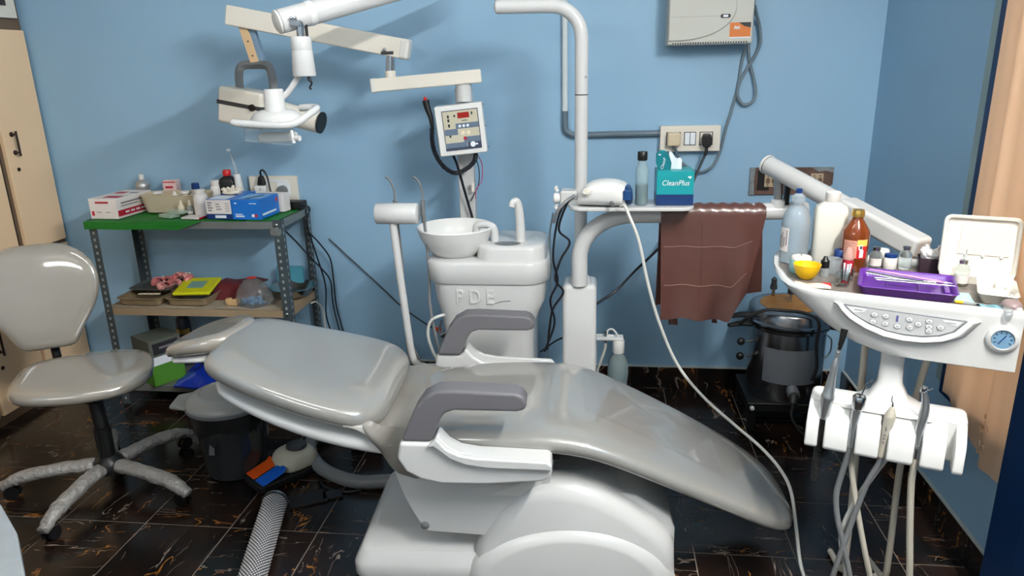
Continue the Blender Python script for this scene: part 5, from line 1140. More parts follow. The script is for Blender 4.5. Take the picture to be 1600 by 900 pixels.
lb=G().grid(lambda a,b:(0.0412*math.cos(-2.75+0.85*a),0.0412*math.sin(-2.75+0.85*a),0.040+0.075*b),10,1).ob('paper_label','box_white',t)
for i,(b0,b1) in enumerate(((0.05,0.09),(0.048,0.10),(0.055,0.085),(0.06,0.108))): 
    a=-2.65+i*0.2; G().box((0.0416*math.cos(a),0.0416*math.sin(a),(b0+b1)/2),(0.0008,0.003,b1-b0),a).ob('label_print','print_grey',t)
mat('milky',(214,212,202),0.35,var=0.02)
t=tthing('reagent_bottle','milky white square-shouldered bottle with a white cap next to the saline bottle','bottle',-0.188,0.358,0.2)
def sqr(w2,d2,r_,z): return [(x,y,z) for x,y in rrect(0,0,w2,d2,r_,5)]
G().rings([sqr(0.086,0.062,0.014,0.0),sqr(0.090,0.066,0.016,0.004),sqr(0.090,0.066,0.016,0.155),sqr(0.082,0.058,0.018,0.170),sqr(0.05,0.045,0.02,0.180),sqr(0.038,0.038,0.0185,0.184)]).ob('body','milky',t,angle=60)
G().lathe([(0.0195,0.182),(0.021,0.184),(0.021,0.210),(0.019,0.212)],(0,0,0),20).ob('cap','bottle_white',t)
t=tthing('amber_bottle','amber medicine bottle with a gold cap and a pink and yellow label','bottle',-0.115,0.305)
G().lathe([(0.034,0.0),(0.037,0.004),(0.037,0.10),(0.0355,0.115),(0.020,0.140),(0.0145,0.148),(0.0145,0.156)],(0,0,0),28).ob('body','amber',t)
G().lathe([(0.0165,0.154),(0.017,0.156),(0.017,0.168),(0.0155,0.171),(0.0155,0.174)],(0,0,0),22).ob('cap','gold',t)
mat('label_pink',(214,150,128),0.5); mat('label_yellow',(228,200,92),0.5)
lr=0.0374
def lab(a0,a1,z0,z1,m,r_=lr,name='paper_label'): return G().grid(lambda a,b:(r_*math.cos(a0+(a1-a0)*a),r_*math.sin(a0+(a1-a0)*a),z0+(z1-z0)*b),10,1).ob(name,m,t)
lab(-2.35,-1.35,0.042,0.092,'label_pink'); lab(-1.35,-0.55,0.076,0.095,'label_yellow'); lab(-1.35,-0.55,0.040,0.076,'red'); lab(-1.15,-0.85,0.044,0.066,'print_white',0.0378,'label_print'); lab(-1.25,-0.95,0.066,0.080,'box_white',0.0379,'label_print'); lab(-1.15,-1.0,0.069,0.077,'print_black',0.0382,'label_print')
for i in range(5): lab(-2.25,-1.5+0.05*(i%2),0.056+i*0.007,0.0575+i*0.007,'print_grey',0.0377,'label_print')
lab(-2.25,-2.0,0.045,0.051,'print_white',0.0377,'label_print'); lab(-1.95,-1.7,0.045,0.051,'print_white',0.0377,'label_print')
mat('candle_white',(226,216,208),0.5); mat('aqua',(150,200,204),0.3,trans=0.3)
t=tthing('wax_jar','pale aqua glass jar of white wax with a dark wick','jar',-0.245,0.228)
G().lathe([(0.030,0),(0.031,0.003),(0.031,0.036),(0.0295,0.038),(0.029,0.034)],(0,0,0),26).ob('jar','aqua',t); G().lathe([(0.0285,0.004),(0.0285,0.040),(0.025,0.045),(0.0001,0.046)],(0,0,0),26,caps=False).ob('wax','candle_white',t); G().tube([(0,0,0.045),(-0.002,0,0.052),(-0.006,0,0.058)],0.0014,n=6).ob('wick','mid_grey',t)
mat('yellow',(236,186,12),0.35)
t=tthing('yellow_bowl','small yellow rubber mixing bowl','bowl',-0.222,0.16)
G().lathe([(0.014,0.0),(0.018,0.002),(0.028,0.014),(0.0345,0.032),(0.0365,0.042),(0.034,0.042),(0.031,0.032),(0.024,0.016),(0.0001,0.006)],(0,0,0.0),30,caps=False).ob('bowl','yellow',t)
t=tthing('gauze_pad','crumpled beige gauze in front of the yellow bowl','gauze',-0.198,0.085,0.1)
G().grid(lambda a,b:(-0.045+0.09*a,-0.016+0.035*b,0.002+0.008*abs(math.sin(5*a+2*b))*math.sin(PI*b)+0.001),16,10,0.0015).ob('gauze','ivory',t)
t=tthing('dropper_bottle','tiny bottle with a black dropper top beside the yellow bowl','bottle',-0.18,0.2)
G().lathe([(0.011,0),(0.012,0.002),(0.012,0.022),(0.008,0.028)],(0,0,0),16).ob('body','clear_frost',t); G().lathe([(0.0115,0.026),(0.0115,0.045),(0.007,0.050),(0.0055,0.056),(0.003,0.058)],(0,0,0),16).ob('cap','black',t)
t=tthing('frosted_cup','frosted plastic cup behind the black dropper bottle','cup',-0.163,0.245); G().lathe([(0.020,0),(0.021,0.002),(0.025,0.042),(0.0235,0.042),(0.0195,0.004)],(0,0,0),22).ob('cup','clear_frost',t)
mat('peach_clear',(232,184,170),0.25,trans=0.4)
t=tthing('navy_capped_vial','dark vial with a navy blue cap beside the amber bottle','vial',-0.15,0.292,0); G().lathe([(0.014,0),(0.015,0.003),(0.015,0.03),(0.012,0.036)],(0,0,0),16).ob('body','can_dark',t); G().lathe([(0.0155,0.034),(0.0155,0.056),(0.014,0.058)],(0,0,0),16).ob('cap','navy_band',t)
t=tthing('etchant_bottle','squeeze bottle with a pale pink nozzle cap and crimson liquid','bottle',-0.125,0.262,0); G().lathe([(0.0135,0),(0.0145,0.003),(0.0145,0.034),(0.013,0.04)],(0,0,0),16).ob('body','crimson',t); G().lathe([(0.0145,0.04),(0.0145,0.05),(0.011,0.058),(0.0095,0.068),(0.006,0.074)],(0,0,0),16).ob('cap','peach_clear',t)
for k,(u_,v_,l) in enumerate(((-0.122,0.178,'small clear glass cup of cotton rolls behind the other glass cup'),(-0.128,0.125,'small clear glass cup standing next to the purple tray'))):
    t=tthing('glass_cup',l,'cup',u_,v_); G().lathe([(0.015,0),(0.0165,0.002),(0.0185,0.036),(0.0172,0.036),(0.0152,0.006),(0.0001,0.005)],(0,0,0),22,caps=False).ob('cup','clear',t)
    if k==0:
        for i,(dx,dy,tl) in enumerate(((0.004,0.002,0.3),(-0.006,0.004,-0.2),(0.0,-0.006,0.1))):
            G().cyl((dx,dy,0.007),(dx+0.012*tl,dy,0.048),0.0028,n=8).ob('cotton_roll','print_white',t)
t=tthing('bottle_top','loose red bottle top lying on the table','bottle top',-0.165,0.098); G().lathe([(0.013,0),(0.0135,0.002),(0.012,0.009),(0.0001,0.010)],(0,0,0),18,caps=False).ob('cap','red',t)
mat('vial_glass',(215,224,226),0.05,trans=0.9,ior=1.2)
def vial(label,u_,v_,lbl=True,h_=0.05,content=None,z0=0):
    t=tthing('glass_vial',label,'vial',u_,v_)
    G().lathe([(0.016,0),(0.0172,0.002),(0.0172,h_-0.014),(0.014,h_-0.006),(0.008,h_),(0.008,h_+0.004)],(0,0,0),20).ob('body','vial_glass',t); G().lathe([(0.0105,h_+0.002),(0.0105,h_+0.010),(0.009,h_+0.011)],(0,0,0),16).ob('crimp_cap','steel',t)
    if content: G().lathe([(0.0145,0.002),(0.0155,0.004),(0.0155,0.018),(0.0001,0.0185)],(0,0,0),18,caps=False).ob('liquid',content,t)
    if lbl: G().grid(lambda a,b:(0.0175*math.cos(-2.8+2.4*a),0.0175*math.sin(-2.8+2.4*a),0.008+0.022*b),12,1).ob('paper_label','box_white',t)
    return t
vial('glass vial with a white label and steel crimp beside the amber bottle',-0.058,0.350)
t=tthing('ointment_jar','white jar with a dark blue lid between two glass vials','jar',-0.02,0.355); G().lathe([(0.0165,0),(0.018,0.003),(0.018,0.03),(0.015,0.034)],(0,0,0),20).ob('body','bottle_white',t); G().lathe([(0.0165,0.034),(0.0165,0.042),(0.015,0.043)],(0,0,0),18).ob('lid','navy_band',t)
t=tthing('cream_jar','small white screw jar behind the labelled glass vial','jar',-0.042,0.395); G().lathe([(0.017,0),(0.018,0.003),(0.018,0.042),(0.016,0.046)],(0,0,0),20).ob('body','bottle_white',t)
vial('bare glass vial without a label behind the purple tray',0.018,0.372,False,0.054)
t=tthing('cotton_jar','square smoked glass jar heaped with white cotton wool','jar',0.08,0.362,0.1)
mat('smoke_glass',(92,74,84),0.06,trans=0.6,ior=1.2)
G().rings([sqr(0.056,0.05,0.008,0),sqr(0.062,0.054,0.008,0.004),sqr(0.066,0.058,0.008,0.040),sqr(0.064,0.056,0.008,0.043),sqr(0.058,0.050,0.006,0.040),sqr(0.054,0.046,0.006,0.006)]).ob('jar','smoke_glass',t)
mat('cotton',(232,232,232),0.9,bump=0.8,bscale=120)
random.seed(9); g=G()
g.sphere((0,0,0.045),(0.027,0.023,0.018),16,10)
for k in range(12):
    a=random.random()*6.28; g.sphere((0.018*math.cos(a),0.014*math.sin(a),0.05+0.010*random.random()),0.010+0.004*random.random(),10,7)
for k in range(6): a=random.random()*6.28; p=Vector((0.012*math.cos(a),0.01*math.sin(a),0.06)); g.tube([p,p+Vector((0.004,0,0.008)),p+Vector((0.006*math.cos(a),0.004,0.016))],[0.004,0.002,0.0008],n=5)
g.ob('cotton_wool','cotton',t)
# purple tray with instruments
mat('purple',(92,40,140),0.35,coat=0.2)
t=tthing('purple_tray','purple plastic instrument tray on the table','tray',0.022,0.15,math.radians(1))
G().rings([sqr(0.200,0.160,0.012,0.0),sqr(0.206,0.166,0.014,0.003),sqr(0.222,0.182,0.018,0.022),sqr(0.228,0.188,0.02,0.0235),sqr(0.226,0.186,0.02,0.0255),sqr(0.218,0.178,0.017,0.024),sqr(0.202,0.162,0.012,0.005)]).ob('pan','purple',t,angle=50)
for x_ in (-0.045,0.03): G().bb(x_-0.002,x_+0.002,-0.05,0.05,0.005,0.009).ob('rib','purple',t)
G().bb(0.084,0.096,-0.05,0.05,0.005,0.02).ob('rest','purple',t,bevel=0.002)
for i in range(5): G().bb(0.032,0.055,-0.042+i*0.008,-0.039+i*0.008,0.005,0.0075).ob('ridge','purple',t)
mat('pink',(222,150,190),0.4)
t=tthing('cement_spatula','pink plastic spatula lying across the purple tray','spatula',0.03,0.175,0); t.location.z=ZD+0.0262
G().tube([(-0.098,0.028,0.006),(-0.03,0.012,0.004),(0.03,-0.006,0.0032),(0.06,-0.018,0.0032),(0.075,-0.028,0.0032)],[0.003,0.005,0.005,0.007,0.003],n=8,flat=0.5).ob('blade','pink',t)
t=tthing('tweezers','bent steel tweezers lying in the purple tray','tweezers',0.015,0.145,0); t.location.z=ZD+0.0255
G().tube([(-0.09,0.035,0.006),(-0.02,0.014,0.003),(0.05,-0.004,0.002),(0.075,-0.008,0.002)],[0.0018,0.003,0.003,0.002],n=6).ob('arm','dark_grey',t); G().tube([(-0.09,0.030,0.004),(-0.02,0.008,0.002),(0.05,-0.006,0.0015),(0.075,-0.009,0.0015)],[0.0015,0.0025,0.003,0.002],n=6).ob('arm','steel',t)
for k,(du,dv,l) in enumerate(((0.0,0.0,'slim steel dental probe with a hooked end in the purple tray'),(-0.005,0.02,'steel dental mirror handle beside the hooked probe'))):
    t=tthing('dental_probe',l,'dental probe',0.03+du,0.128+dv,0.04*k); t.location.z=ZD+0.0255
    G().tube([(-0.085,-0.016,0.003),(-0.08,-0.010,0.003),(-0.06,-0.006,0.002),(0.0,-0.002,0.002),(0.08,0.004,0.002),(0.10,0.004,0.002)],[0.0008,0.0012,0.0024,0.0024,0.0022,0.0008],n=7).ob('shaft','steel',t)
# right-hand side of the table
mat('olive_label',(196,186,130),0.5)
t=tthing('sample_pot','small pot with a pale olive lid beside the cotton jar','pot',0.134,0.352); G().lathe([(0.017,0),(0.018,0.002),(0.019,0.03),(0.018,0.034)],(0,0,0),20).ob('body','clear_frost',t); G().lathe([(0.019,0.032),(0.0195,0.036),(0.0195,0.042),(0.018,0.043)],(0,0,0),20).ob('lid','olive_label',t); G().lathe([(0.0155,0.002),(0.016,0.022),(0.0001,0.0225)],(0,0,0),18,caps=False).ob('liquid','olive_label',t)
mat('amber_liquid',(214,190,140),0.1,trans=0.6)
t=vial('glass vial with a needle stuck in its cap behind the white compartment dish',0.150,0.250,True,0.058,'amber_liquid')
G().cyl((0,0,0.066),(0.002,0,0.088),0.0035,0.0022,n=8).ob('needle_hub','clear_frost',t); G().cyl((0.002,0,0.088),(0.0025,0,0.097),0.0008,n=6).ob('needle','steel',t)
t=tthing('compartment_dish','white plastic dish with three compartments','dish',0.222,0.165,-0.05); 
bx_=t
G().rings([sqr(0.060,0.125,0.010,0.0),sqr(0.064,0.13,0.012,0.003),sqr(0.084,0.158,0.014,0.026),sqr(0.088,0.162,0.015,0.027),sqr(0.086,0.160,0.015,0.0285),sqr(0.080,0.154,0.013,0.026),sqr(0.058,0.124,0.010,0.005)]).ob('dish','cream_white',t)
G().bb(-0.034,0.034,-0.002,0.002,0.005,0.022).ob('divider','cream_white',t); G().bb(-0.002,0.002,0.0,0.066,0.005,0.022).ob('divider','cream_white',t)
t=tthing('yellow_needle','capped needle with a yellow hub at the edge of the table','needle',0.165,0.075,math.radians(-3)); G().cyl((-0.035,0,0.004),(-0.018,0,0.004),0.004,n=10).ob('hub','yellow',t); G().cyl((-0.018,0,0.004),(0.05,0,0.0035),0.0032,0.002,n=10).ob('cover','clear_frost',t)
mat('aqua_sheet',(170,206,208),0.4)
t=tthing('aqua_card','pale aqua card tucked under the purple tray','card',0.155,0.125,0.1); G().bb(-0.05,0.015,-0.03,0.05,0.0,0.0008).ob('card','aqua_sheet',t)
# instrument case with open lid
t=tthing('instrument_case','open white plastic case with its lid raised beside the window','case',0.165,0.315,0); t.location=tw(0.165,0.292,ZD)
mxl=Matrix.Translation((0.02,0.008,0.008)) @ Matrix.Rotation(math.radians(-10),4,'X')
def lidg(g): g.v=[tuple(mxl @ Vector(p)) for p in g.v]; return g
def lr3(w2,h2,r_,y): return [(x,y,z) for x,z in rrect(0,0.085,w2,h2,r_,5)]
lidg(G().rings([lr3(0.170,0.156,0.015,0.0),lr3(0.178,0.164,0.018,-0.002),lr3(0.178,0.164,0.018,-0.016),lr3(0.174,0.160,0.016,-0.018),lr3(0.162,0.148,0.012,-0.016),lr3(0.156,0.142,0.010,-0.006)])).ob('lid','cream_white',t)
mat('lid_window',(214,204,196),0.12,coat=0.4)
lidg(G().prism([(-0.050,0.064),(0.068,0.064),(0.070,0.142),(-0.044,0.142)],-0.0085,-0.0065,'xz')).ob('lid_window','lid_window',t)
for x_ in (-0.030,0.010,0.052): lidg(G().sphere((x_,-0.010,0.062),(0.004,0.003,0.004),8,6)).ob('stud','print_white',t)
G().rings([[(x+0.02,y-0.005,z) for x,y,z in sqr(0.165,0.03,0.01,zz)] for zz in (0.0,0.02)][0:1]+[[(x+0.02,y-0.005,z) for x,y,z in sqr(0.17,0.034,0.01,0.02)]]).ob('base','cream_white',t)
t=tthing('red_tube','dark red rubber tube beside the compartment dish','tube',0.215,0.273,-0.1); G().tube([(-0.03,0.004,0.008),(0.0,0.0,0.012),(0.03,-0.006,0.008)],0.008,n=10).ob('tube','maroon',t)
mat('mauve_bag',(150,130,130),0.4,trans=0.2)
t=tthing('instrument_pouch','crumpled mauve pouch lying against the dish','pouch',0.243,0.06,0.3); G().sphere((0,0,0.014),(0.022,0.028,0.014),14,9).ob('pouch','mauve_bag',t)
mat('teal_stripe',(110,150,160),0.5)
t=tthing('face_mask','crumpled pale teal face mask at the edge of the table','mask',0.205,0.045,0.2); G().grid(lambda a,b:(-0.028+0.056*a,-0.03+0.06*b,0.003+0.012*abs(math.sin(6*a+2*b))*math.sin(PI*b)),18,10,0.001).ob('mask','teal_stripe',t)
t=tthing('clear_bag','crumpled clear plastic wrap hanging over the table rim','wrap',0.232,0.055,0.0); G().sphere((0,0,0.009),(0.026,0.020,0.009),12,8).ob('wrap','bag_film',t); G().tube([(-0.004,-0.018,0.012),(-0.002,-0.045,0.019),(-0.001,-0.064,0.012),(0,-0.066,-0.004)],[0.008,0.010,0.009,0.004],n=10,flat=0.3).ob('flap','bag_film',t)
# ================================================================== WALL FITTINGS
YW=3.26
sb=thing('voltage_stabilizer','grey wall-mounted voltage stabilizer with an orange sticker','stabilizer',(0.425,YW-0.001,1.545))
mat('stab_grey',(190,190,182),0.45); mat('stab_line',(150,150,144),0.5); mat('orange',(206,112,36),0.4)
G().bb(-0.165,0.165,-0.12,-0.002,0.0,0.30).ob('case','stab_grey',sb,bevel=0.008)
el=[]
for k in range(25):
    t=PI*(-0.5+k/24); el.append((-0.162+0.26*max(0,math.cos(t))**0.8,0.14+0.125*math.sin(t)))
G().prism(el,-0.128,-0.118,'xz').ob('front_shell','stab_grey',sb,bevel=0.005)
G().bb(-0.155,0.03,-0.1286,-0.1278,0.105,0.1065).ob('seam','stab_line',sb)
G().prism(rrect(0.055,0.105,0.038,0.014,0.006,4),-0.1305,-0.127,'xz').ob('indicator','print_black',sb); G().prism(rrect(0.055,0.105,0.02,0.008,0.003,4),-0.131,-0.13,'xz').ob('indicator_light','print_white',sb)
st_=G().bb(0.075,0.155,-0.1212,-0.1202,0.025,0.080).ob('sticker','orange',sb); G().prism([(0.108,0.080),(0.155,0.080),(0.155,0.060),(0.130,0.066)],-0.1216,-0.121,'xz').ob('sticker_band','print_black',st_)
G().tube([(0.092,-0.1218,0.055),(0.097,-0.1218,0.066),(0.102,-0.1218,0.056),(0.108,-0.1218,0.065),(0.112,-0.1218,0.055)],0.0025,n=5).ob('sticker_emblem','print_white',st_); G().bb(0.075,0.155,-0.1216,-0.121,0.022,0.026).ob('sticker_band','print_white',st_)
g=G()
for k in range(30): g.bb(-0.145+k*0.0098,-0.140+k*0.0098,-0.1205,-0.119,0.004,0.010)
o=g.ob('vent_slots','print_black',sb); o['kind']='stuff'
g=G()
for k in range(18): g.bb(-0.1655,-0.164,-0.10+k*0.0,-0.09,0.03+k*0.013,0.036+k*0.013)
o=g.ob('side_vents','print_black',sb); o['kind']='stuff'
G().bb(0.165,0.176,-0.07,-0.03,0.10,0.22).ob('terminal_block','black',sb,bevel=0.003)
text('VoltGuard' if False else 'AC',0.0001,'print_grey',sb,(0.12,-0.12,0.19),(math.radians(90),0,0)) if False else None
G().tube([(0.10,-0.1205,0.20),(0.125,-0.1205,0.204),(0.15,-0.1205,0.22)],0.0015,n=5).ob('printed_swoosh','print_grey',sb)
tag(G().tube([(0.603,3.21,1.69),(0.615,3.22,1.655),(0.632,3.235,1.61),(0.640,3.24,1.55),(0.625,3.243,1.50),(0.592,3.243,1.44),(0.568,3.243,1.39),(0.565,3.243,1.34),(0.590,3.243,1.305),(0.625,3.243,1.315),(0.637,3.243,1.355),(0.622,3.247,1.42),(0.603,3.25,1.49),(0.596,3.25,1.56),(0.598,3.235,1.66)],0.0065,n=8,k=8).ob('looped_cable','cable_grey'),'grey cable hanging in a figure-eight loop beside the stabilizer','cable')
tag(G().tube([(0.585,3.235,1.535),(0.575,3.252,1.48),(0.565,3.252,1.38),(0.545,3.252,1.28),(0.525,3.252,1.20),(0.508,3.252,1.11),(0.48,3.245,1.05),(0.44,3.245,1.025),(0.40,3.245,1.03),(0.345,3.235,1.07),(0.315,3.215,1.13)],0.006,n=8,k=8).ob('stabilizer_cable','cable_grey'),'grey cable running from the stabilizer down to the beige plug','cable')
def plate(name,label,x0,x1,z0,z1,m,d_=0.03):
    t=thing(name,label,'switchboard',((x0+x1)/2,YW-0.0005,z0))
    G().bb(-(x1-x0)/2,(x1-x0)/2,-d_,0.0,0,z1-z0).ob('box',m,t,bevel=0.003)
    return t
sw=plate('switchboard','white four-gang switchboard with a beige and a black plug',0.252,0.502,1.115,1.222,'cream_white',0.038)
for x_,w_ in ((-0.070,0.060),(-0.001,0.050),(0.066,0.056)): G().bb(x_-w_/2,x_+w_/2,-0.0395,-0.037,0.026,0.082).ob('module_frame','dark_grey',sw,bevel=0.001)
for x_ in (-0.0125,0.0105): G().bb(x_-0.0105,x_+0.0105,-0.043,-0.038,0.029,0.079).ob('rocker_switch','print_white',sw,bevel=0.002)
for x_ in (0.066,): G().bb(x_-0.024,x_+0.024,-0.041,-0.038,0.029,0.079).ob('socket','cream_white',sw,bevel=0.001)
bp_=thing('beige_plug','beige moulded plug in the switchboard','plug',(0.307,YW-0.0405,1.141)); mat('beige',(206,190,160),0.45)
G().bb(-0.027,0.027,-0.034,-0.0,0.0,0.056).ob('plug_body','beige',bp_,bevel=0.007); G().cyl((0,-0.015,0.0),(0.004,-0.012,-0.012),0.007,n=10).ob('strain_relief','mid_grey',bp_)
kp_=thing('black_plug','black moulded plug in the switchboard','plug',(0.443,YW-0.042,1.135))
G().prism([(-0.02,0.012),(-0.012,0.0),(0.012,0.0),(0.02,0.012),(0.022,0.036),(0.014,0.056),(-0.014,0.056),(-0.022,0.036)],-0.036,0.0,'xz').ob('plug_body','black',kp_,bevel=0.005); G().tube([(0,-0.02,0.005),(0,-0.022,-0.015),(-0.004,-0.022,-0.035)],0.007,n=8).ob('strain_relief','black',kp_)
tag(G().tube([(0.438,3.196,1.10),(0.425,3.19,1.07),(0.395,3.17,1.00),(0.36,3.12,0.92),(0.31,3.05,0.82),(0.24,3.0,0.74),(0.15,2.96,0.66),(0.07,2.93,0.58),(0.0,2.88,0.545),(-0.02,2.86,0.54)],0.0055,n=8).ob('black_cable','cable_black'),'black cable running from the switchboard behind the swing boom to the post','cable')
cd=thing('conduit','grey and white wiring conduit running down the wall into the switchboard','conduit',(0,0,0)); mat('conduit_grey',(92,108,120),0.45); mat('conduit_white',(206,214,216),0.4)
G().cyl((-0.154,3.247,1.265),(-0.154,3.247,2.74),0.0125,n=14).ob('white_pipe','conduit_white',cd)
G().tube([(-0.154,3.247,1.29),(-0.154,3.247,1.235),(-0.148,3.247,1.205),(-0.125,3.247,1.190),(-0.09,3.247,1.187),(0.08,3.247,1.189),(0.251,3.247,1.190)],0.0135,n=14).ob('grey_pipe','conduit_grey',cd)
mat('old_brown',(88,66,58),0.6,var=0.35,vscale=30); mat('old_socket',(176,156,130),0.5,var=0.1); mat('chipped',(120,128,132),0.8,var=0.3,vscale=40)
ob_=plate('old_switchboard','old chipped brown switchboard with two-hole sockets on the back wall','0' and 0.640,0.985,0.922,1.040,'old_brown',0.008)
G().bb(-0.14,-0.09,-0.0095,-0.007,0.02,0.105).ob('open_hole','black',ob_)
for x_ in (-0.085,0.035,0.105):
    s_=G().bb(x_-0.026,x_+0.026,-0.013,-0.008,0.035,0.092).ob('socket','old_socket',ob_,bevel=0.002)
    for d_ in (-0.012,0.012):
        G().lathe([(0.009,0),(0.009,0.001)],(x_+d_,-0.0132,0.062),14,axis=(0,-1,0),sy=1.5).ob('socket_ring','brown_edge',s_)
        for z_ in (0.043,0.082): G().lathe([(0.003,0),(0.003,0.0012)],(x_+d_,-0.0132,z_),8,axis=(0,-1,0)).ob('pin_hole','print_black',s_)
G().prism([(0.08,0.118),(0.17,0.118),(0.172,0.095),(0.14,0.103),(0.11,0.100)],-0.0092,-0.0078,'xz').ob('chipped_plaster','chipped',ob_); G().prism([(0.125,0.0),(0.172,0.0),(0.172,0.045),(0.155,0.03),(0.14,0.028)],-0.0092,-0.0078,'xz').ob('chipped_plaster','wall_blue',ob_); G().prism([(-0.172,0.0),(-0.15,0.0),(-0.155,0.06),(-0.15,0.118),(-0.172,0.118)],-0.0092,-0.0078,'xz').ob('chipped_plaster','chipped',ob_)
# socket plate above the rack
ws=plate('wall_socket','white socket plate with plugs on the wall above the rack',-1.622,-1.392,0.895,1.018,'cream_white',0.022)
for x_,w_ in ((-0.045,0.06),(0.05,0.06)): G().bb(x_-w_/2,x_+w_/2,-0.025,-0.02,0.035,0.095).ob('module','print_white',ws,bevel=0.002)
G().bb(-0.07,0.07,-0.0255,-0.021,0.098,0.106).ob('module_strip','print_white',ws)
ap_=thing('plug_adaptor','white cube plug adaptor in the wall socket above the rack','adaptor',(-1.55,YW-0.0265,0.918)); G().bb(-0.027,0.027,-0.045,0.0,0.0,0.062).ob('body','plastic_white',ap_,bevel=0.005); G().prism(rrect(0.0,0.018,0.036,0.016,0.007,4),-0.060,-0.044,'xz').ob('black_plug','black',ap_,bevel=0.004); G().box((0.002,-0.0455,0.047),(0.003,0.001,0.010)).ob('print','print_black',ap_)
np_=thing('small_black_plug','small black plug standing in the top of the adaptor','plug',(-1.55,YW-0.045,0.981)); G().prism([(-0.018,0.0),(0.018,0.0),(0.012,0.028),(0.007,0.042),(-0.007,0.042),(-0.012,0.028)],-0.014,0.014,'xz').ob('plug_body','black',np_,bevel=0.004)
tag(G().tube([(-1.55,3.215,1.02),(-1.545,3.205,1.045),(-1.525,3.195,1.05),(-1.508,3.19,1.02),(-1.50,3.185,0.97),(-1.485,3.175,0.925),(-1.462,3.172,0.905)],0.0045,n=8).ob('plug_cable','cable_black'),'black cable arching from the small plug to the power adapter','cable')
gp=thing('grey_plug','round grey plug in the wall socket above the rack','plug',(-1.460,YW-0.026,0.952)); G().lathe([(0.024,0),(0.024,0.02),(0.020,0.028),(0.0001,0.029)],(0,0,0),20,axis=(0,-1,0),caps=False).ob('plug_body','mid_grey',gp)
# ================================================================== WATER BOTTLE
wb=thing('water_bottle_unit','clear water bottle on a white bracket beside the post','water bottle',(0.085,2.90,0.0))
G().lathe([(0.030,0.105),(0.040,0.112),(0.042,0.135),(0.040,0.145),(0.042,0.155),(0.040,0.185),(0.043,0.20),(0.045,0.235),(0.042,0.265),(0.032,0.295),(0.018,0.315),(0.014,0.325)],(0,0,0),26).ob('bottle','clear_pet',wb)
G().lathe([(0.030,0.110),(0.0385,0.115),(0.0405,0.135),(0.0385,0.145),(0.0405,0.155),(0.0385,0.185),(0.0415,0.20),(0.0435,0.235),(0.0001,0.236)],(0,0,0),26,caps=False).ob('water','saline_water',wb)
G().lathe([(0.024,0.318),(0.025,0.320),(0.025,0.372),(0.022,0.376)],(0,0,0),22).ob('cap','plastic_white',wb)
G().tube([(-0.098,0.02,0.0),(-0.098,0.02,0.30),(-0.096,0.02,0.370),(-0.085,0.02,0.384),(-0.02,0.01,0.386)],0.0075,n=10).ob('bracket','plastic_white',wb)
G().bb(-0.10,0.02,-0.02,0.03,0.376,0.388).ob('bracket_plate','plastic_white',wb,bevel=0.004)
G().tube([(-0.05,0.0,0.385),(-0.045,0.0,0.415),(-0.025,0.0,0.42),(-0.008,0.0,0.400),(0.0,0.0,0.38)],0.004,n=8).ob('hose_loop','plastic_white',wb)
G().cyl((-0.055,0.0,0.36),(-0.055,0.0,0.41),0.007,n=10).ob('fitting','steel',wb)
G().tube([(-0.055,0.0,0.37),(-0.056,0.0,0.33),(-0.075,0.0,0.27),(-0.09,0.01,0.20),(-0.09,0.01,0.05)],0.006,n=8).ob('tube','hose_white',wb)
G().lathe([(0.045,0.0),(0.05,0.004),(0.05,0.095),(0.046,0.104)],(0,0,0),22).ob('stand','plastic_white',wb)
# ================================================================== AUTOCLAVE
mat('vessel_steel',(148,150,154),0.24,metal=1.0)
ac=thing('pressure_autoclave','polished steel pressure autoclave with black handles in the corner under the table','autoclave',(0.79,3.0,0.0))
G().bb(-0.17,0.17,-0.15,0.15,0.085,0.125).ob('stand_top','black',ac,bevel=0.004)
for x_ in (-0.15,0.15):
    for y_ in (-0.13,0.13): G().bb(x_-0.015,x_+0.015,y_-0.015,y_+0.015,0.0,0.09).ob('stand_leg','black',ac)
for x_ in (-0.165,0.165): 
    for dz in (0.0,): G().lathe([(0.009,0),(0.009,0.010),(0.006,0.012)],(x_*0.93,-0.151,0.105),10,axis=(0,-1,0)).ob('stand_bolt','print_white',ac)
G().lathe([(0.150,0.126),(0.152,0.130),(0.152,0.42),(0.158,0.425),(0.168,0.430),(0.170,0.440),(0.160,0.447)],(0,0,0),48).ob('vessel','vessel_steel',ac,angle=50)
G().lathe([(0.172,0.446),(0.174,0.450),(0.174,0.458),(0.165,0.463),(0.163,0.500),(0.158,0.508),(0.150,0.512),(0.12,0.5135),(0.0001,0.5145)],(0,0,0),48,caps=False).ob('lid','vessel_steel',ac,angle=50)
mat('orange_seal',(170,112,36),0.5,var=0.2,vscale=30)
G().lathe([(0.120,0.5140),(0.118,0.5165),(0.0001,0.5172)],(0,0,0),40,caps=False).ob('lid_label','orange_seal',ac)
mat('label_film',(92,96,102),0.3)
G().grid(lambda a,b:(0.1526*math.cos(-2.4+1.45*a),0.1526*math.sin(-2.4+1.45*a),0.21+0.15*b),16,1).ob('instruction_label','label_film',ac)
for i in range(9): G().grid(lambda a,b:(0.153*math.cos(-2.3+(1.2-0.1*(i%3))*a),0.153*math.sin(-2.3+(1.2-0.1*(i%3))*a),0.335-i*0.012+0.002*b),10,1).ob('label_print','mid_grey',ac)
G().tube([(0,0,0.515),(0,0,0.56)],0.006,n=8,k=0).ob('valve_stem','steel',ac); G().lathe([(0.013,0.555),(0.015,0.56),(0.013,0.585),(0.005,0.597)],(-0.0,0.0,0),14).ob('pressure_weight','dark_grey',ac)
G().tube([(-0.05,0.09,0.512),(-0.05,0.09,0.55)],0.007,n=8,k=0).ob('valve_stem','steel',ac); G().lathe([(0.015,0.548),(0.015,0.56),(0.011,0.575),(0.012,0.59),(0.004,0.60)],(-0.05,0.09,0),14).ob('safety_valve','dark_grey',ac)
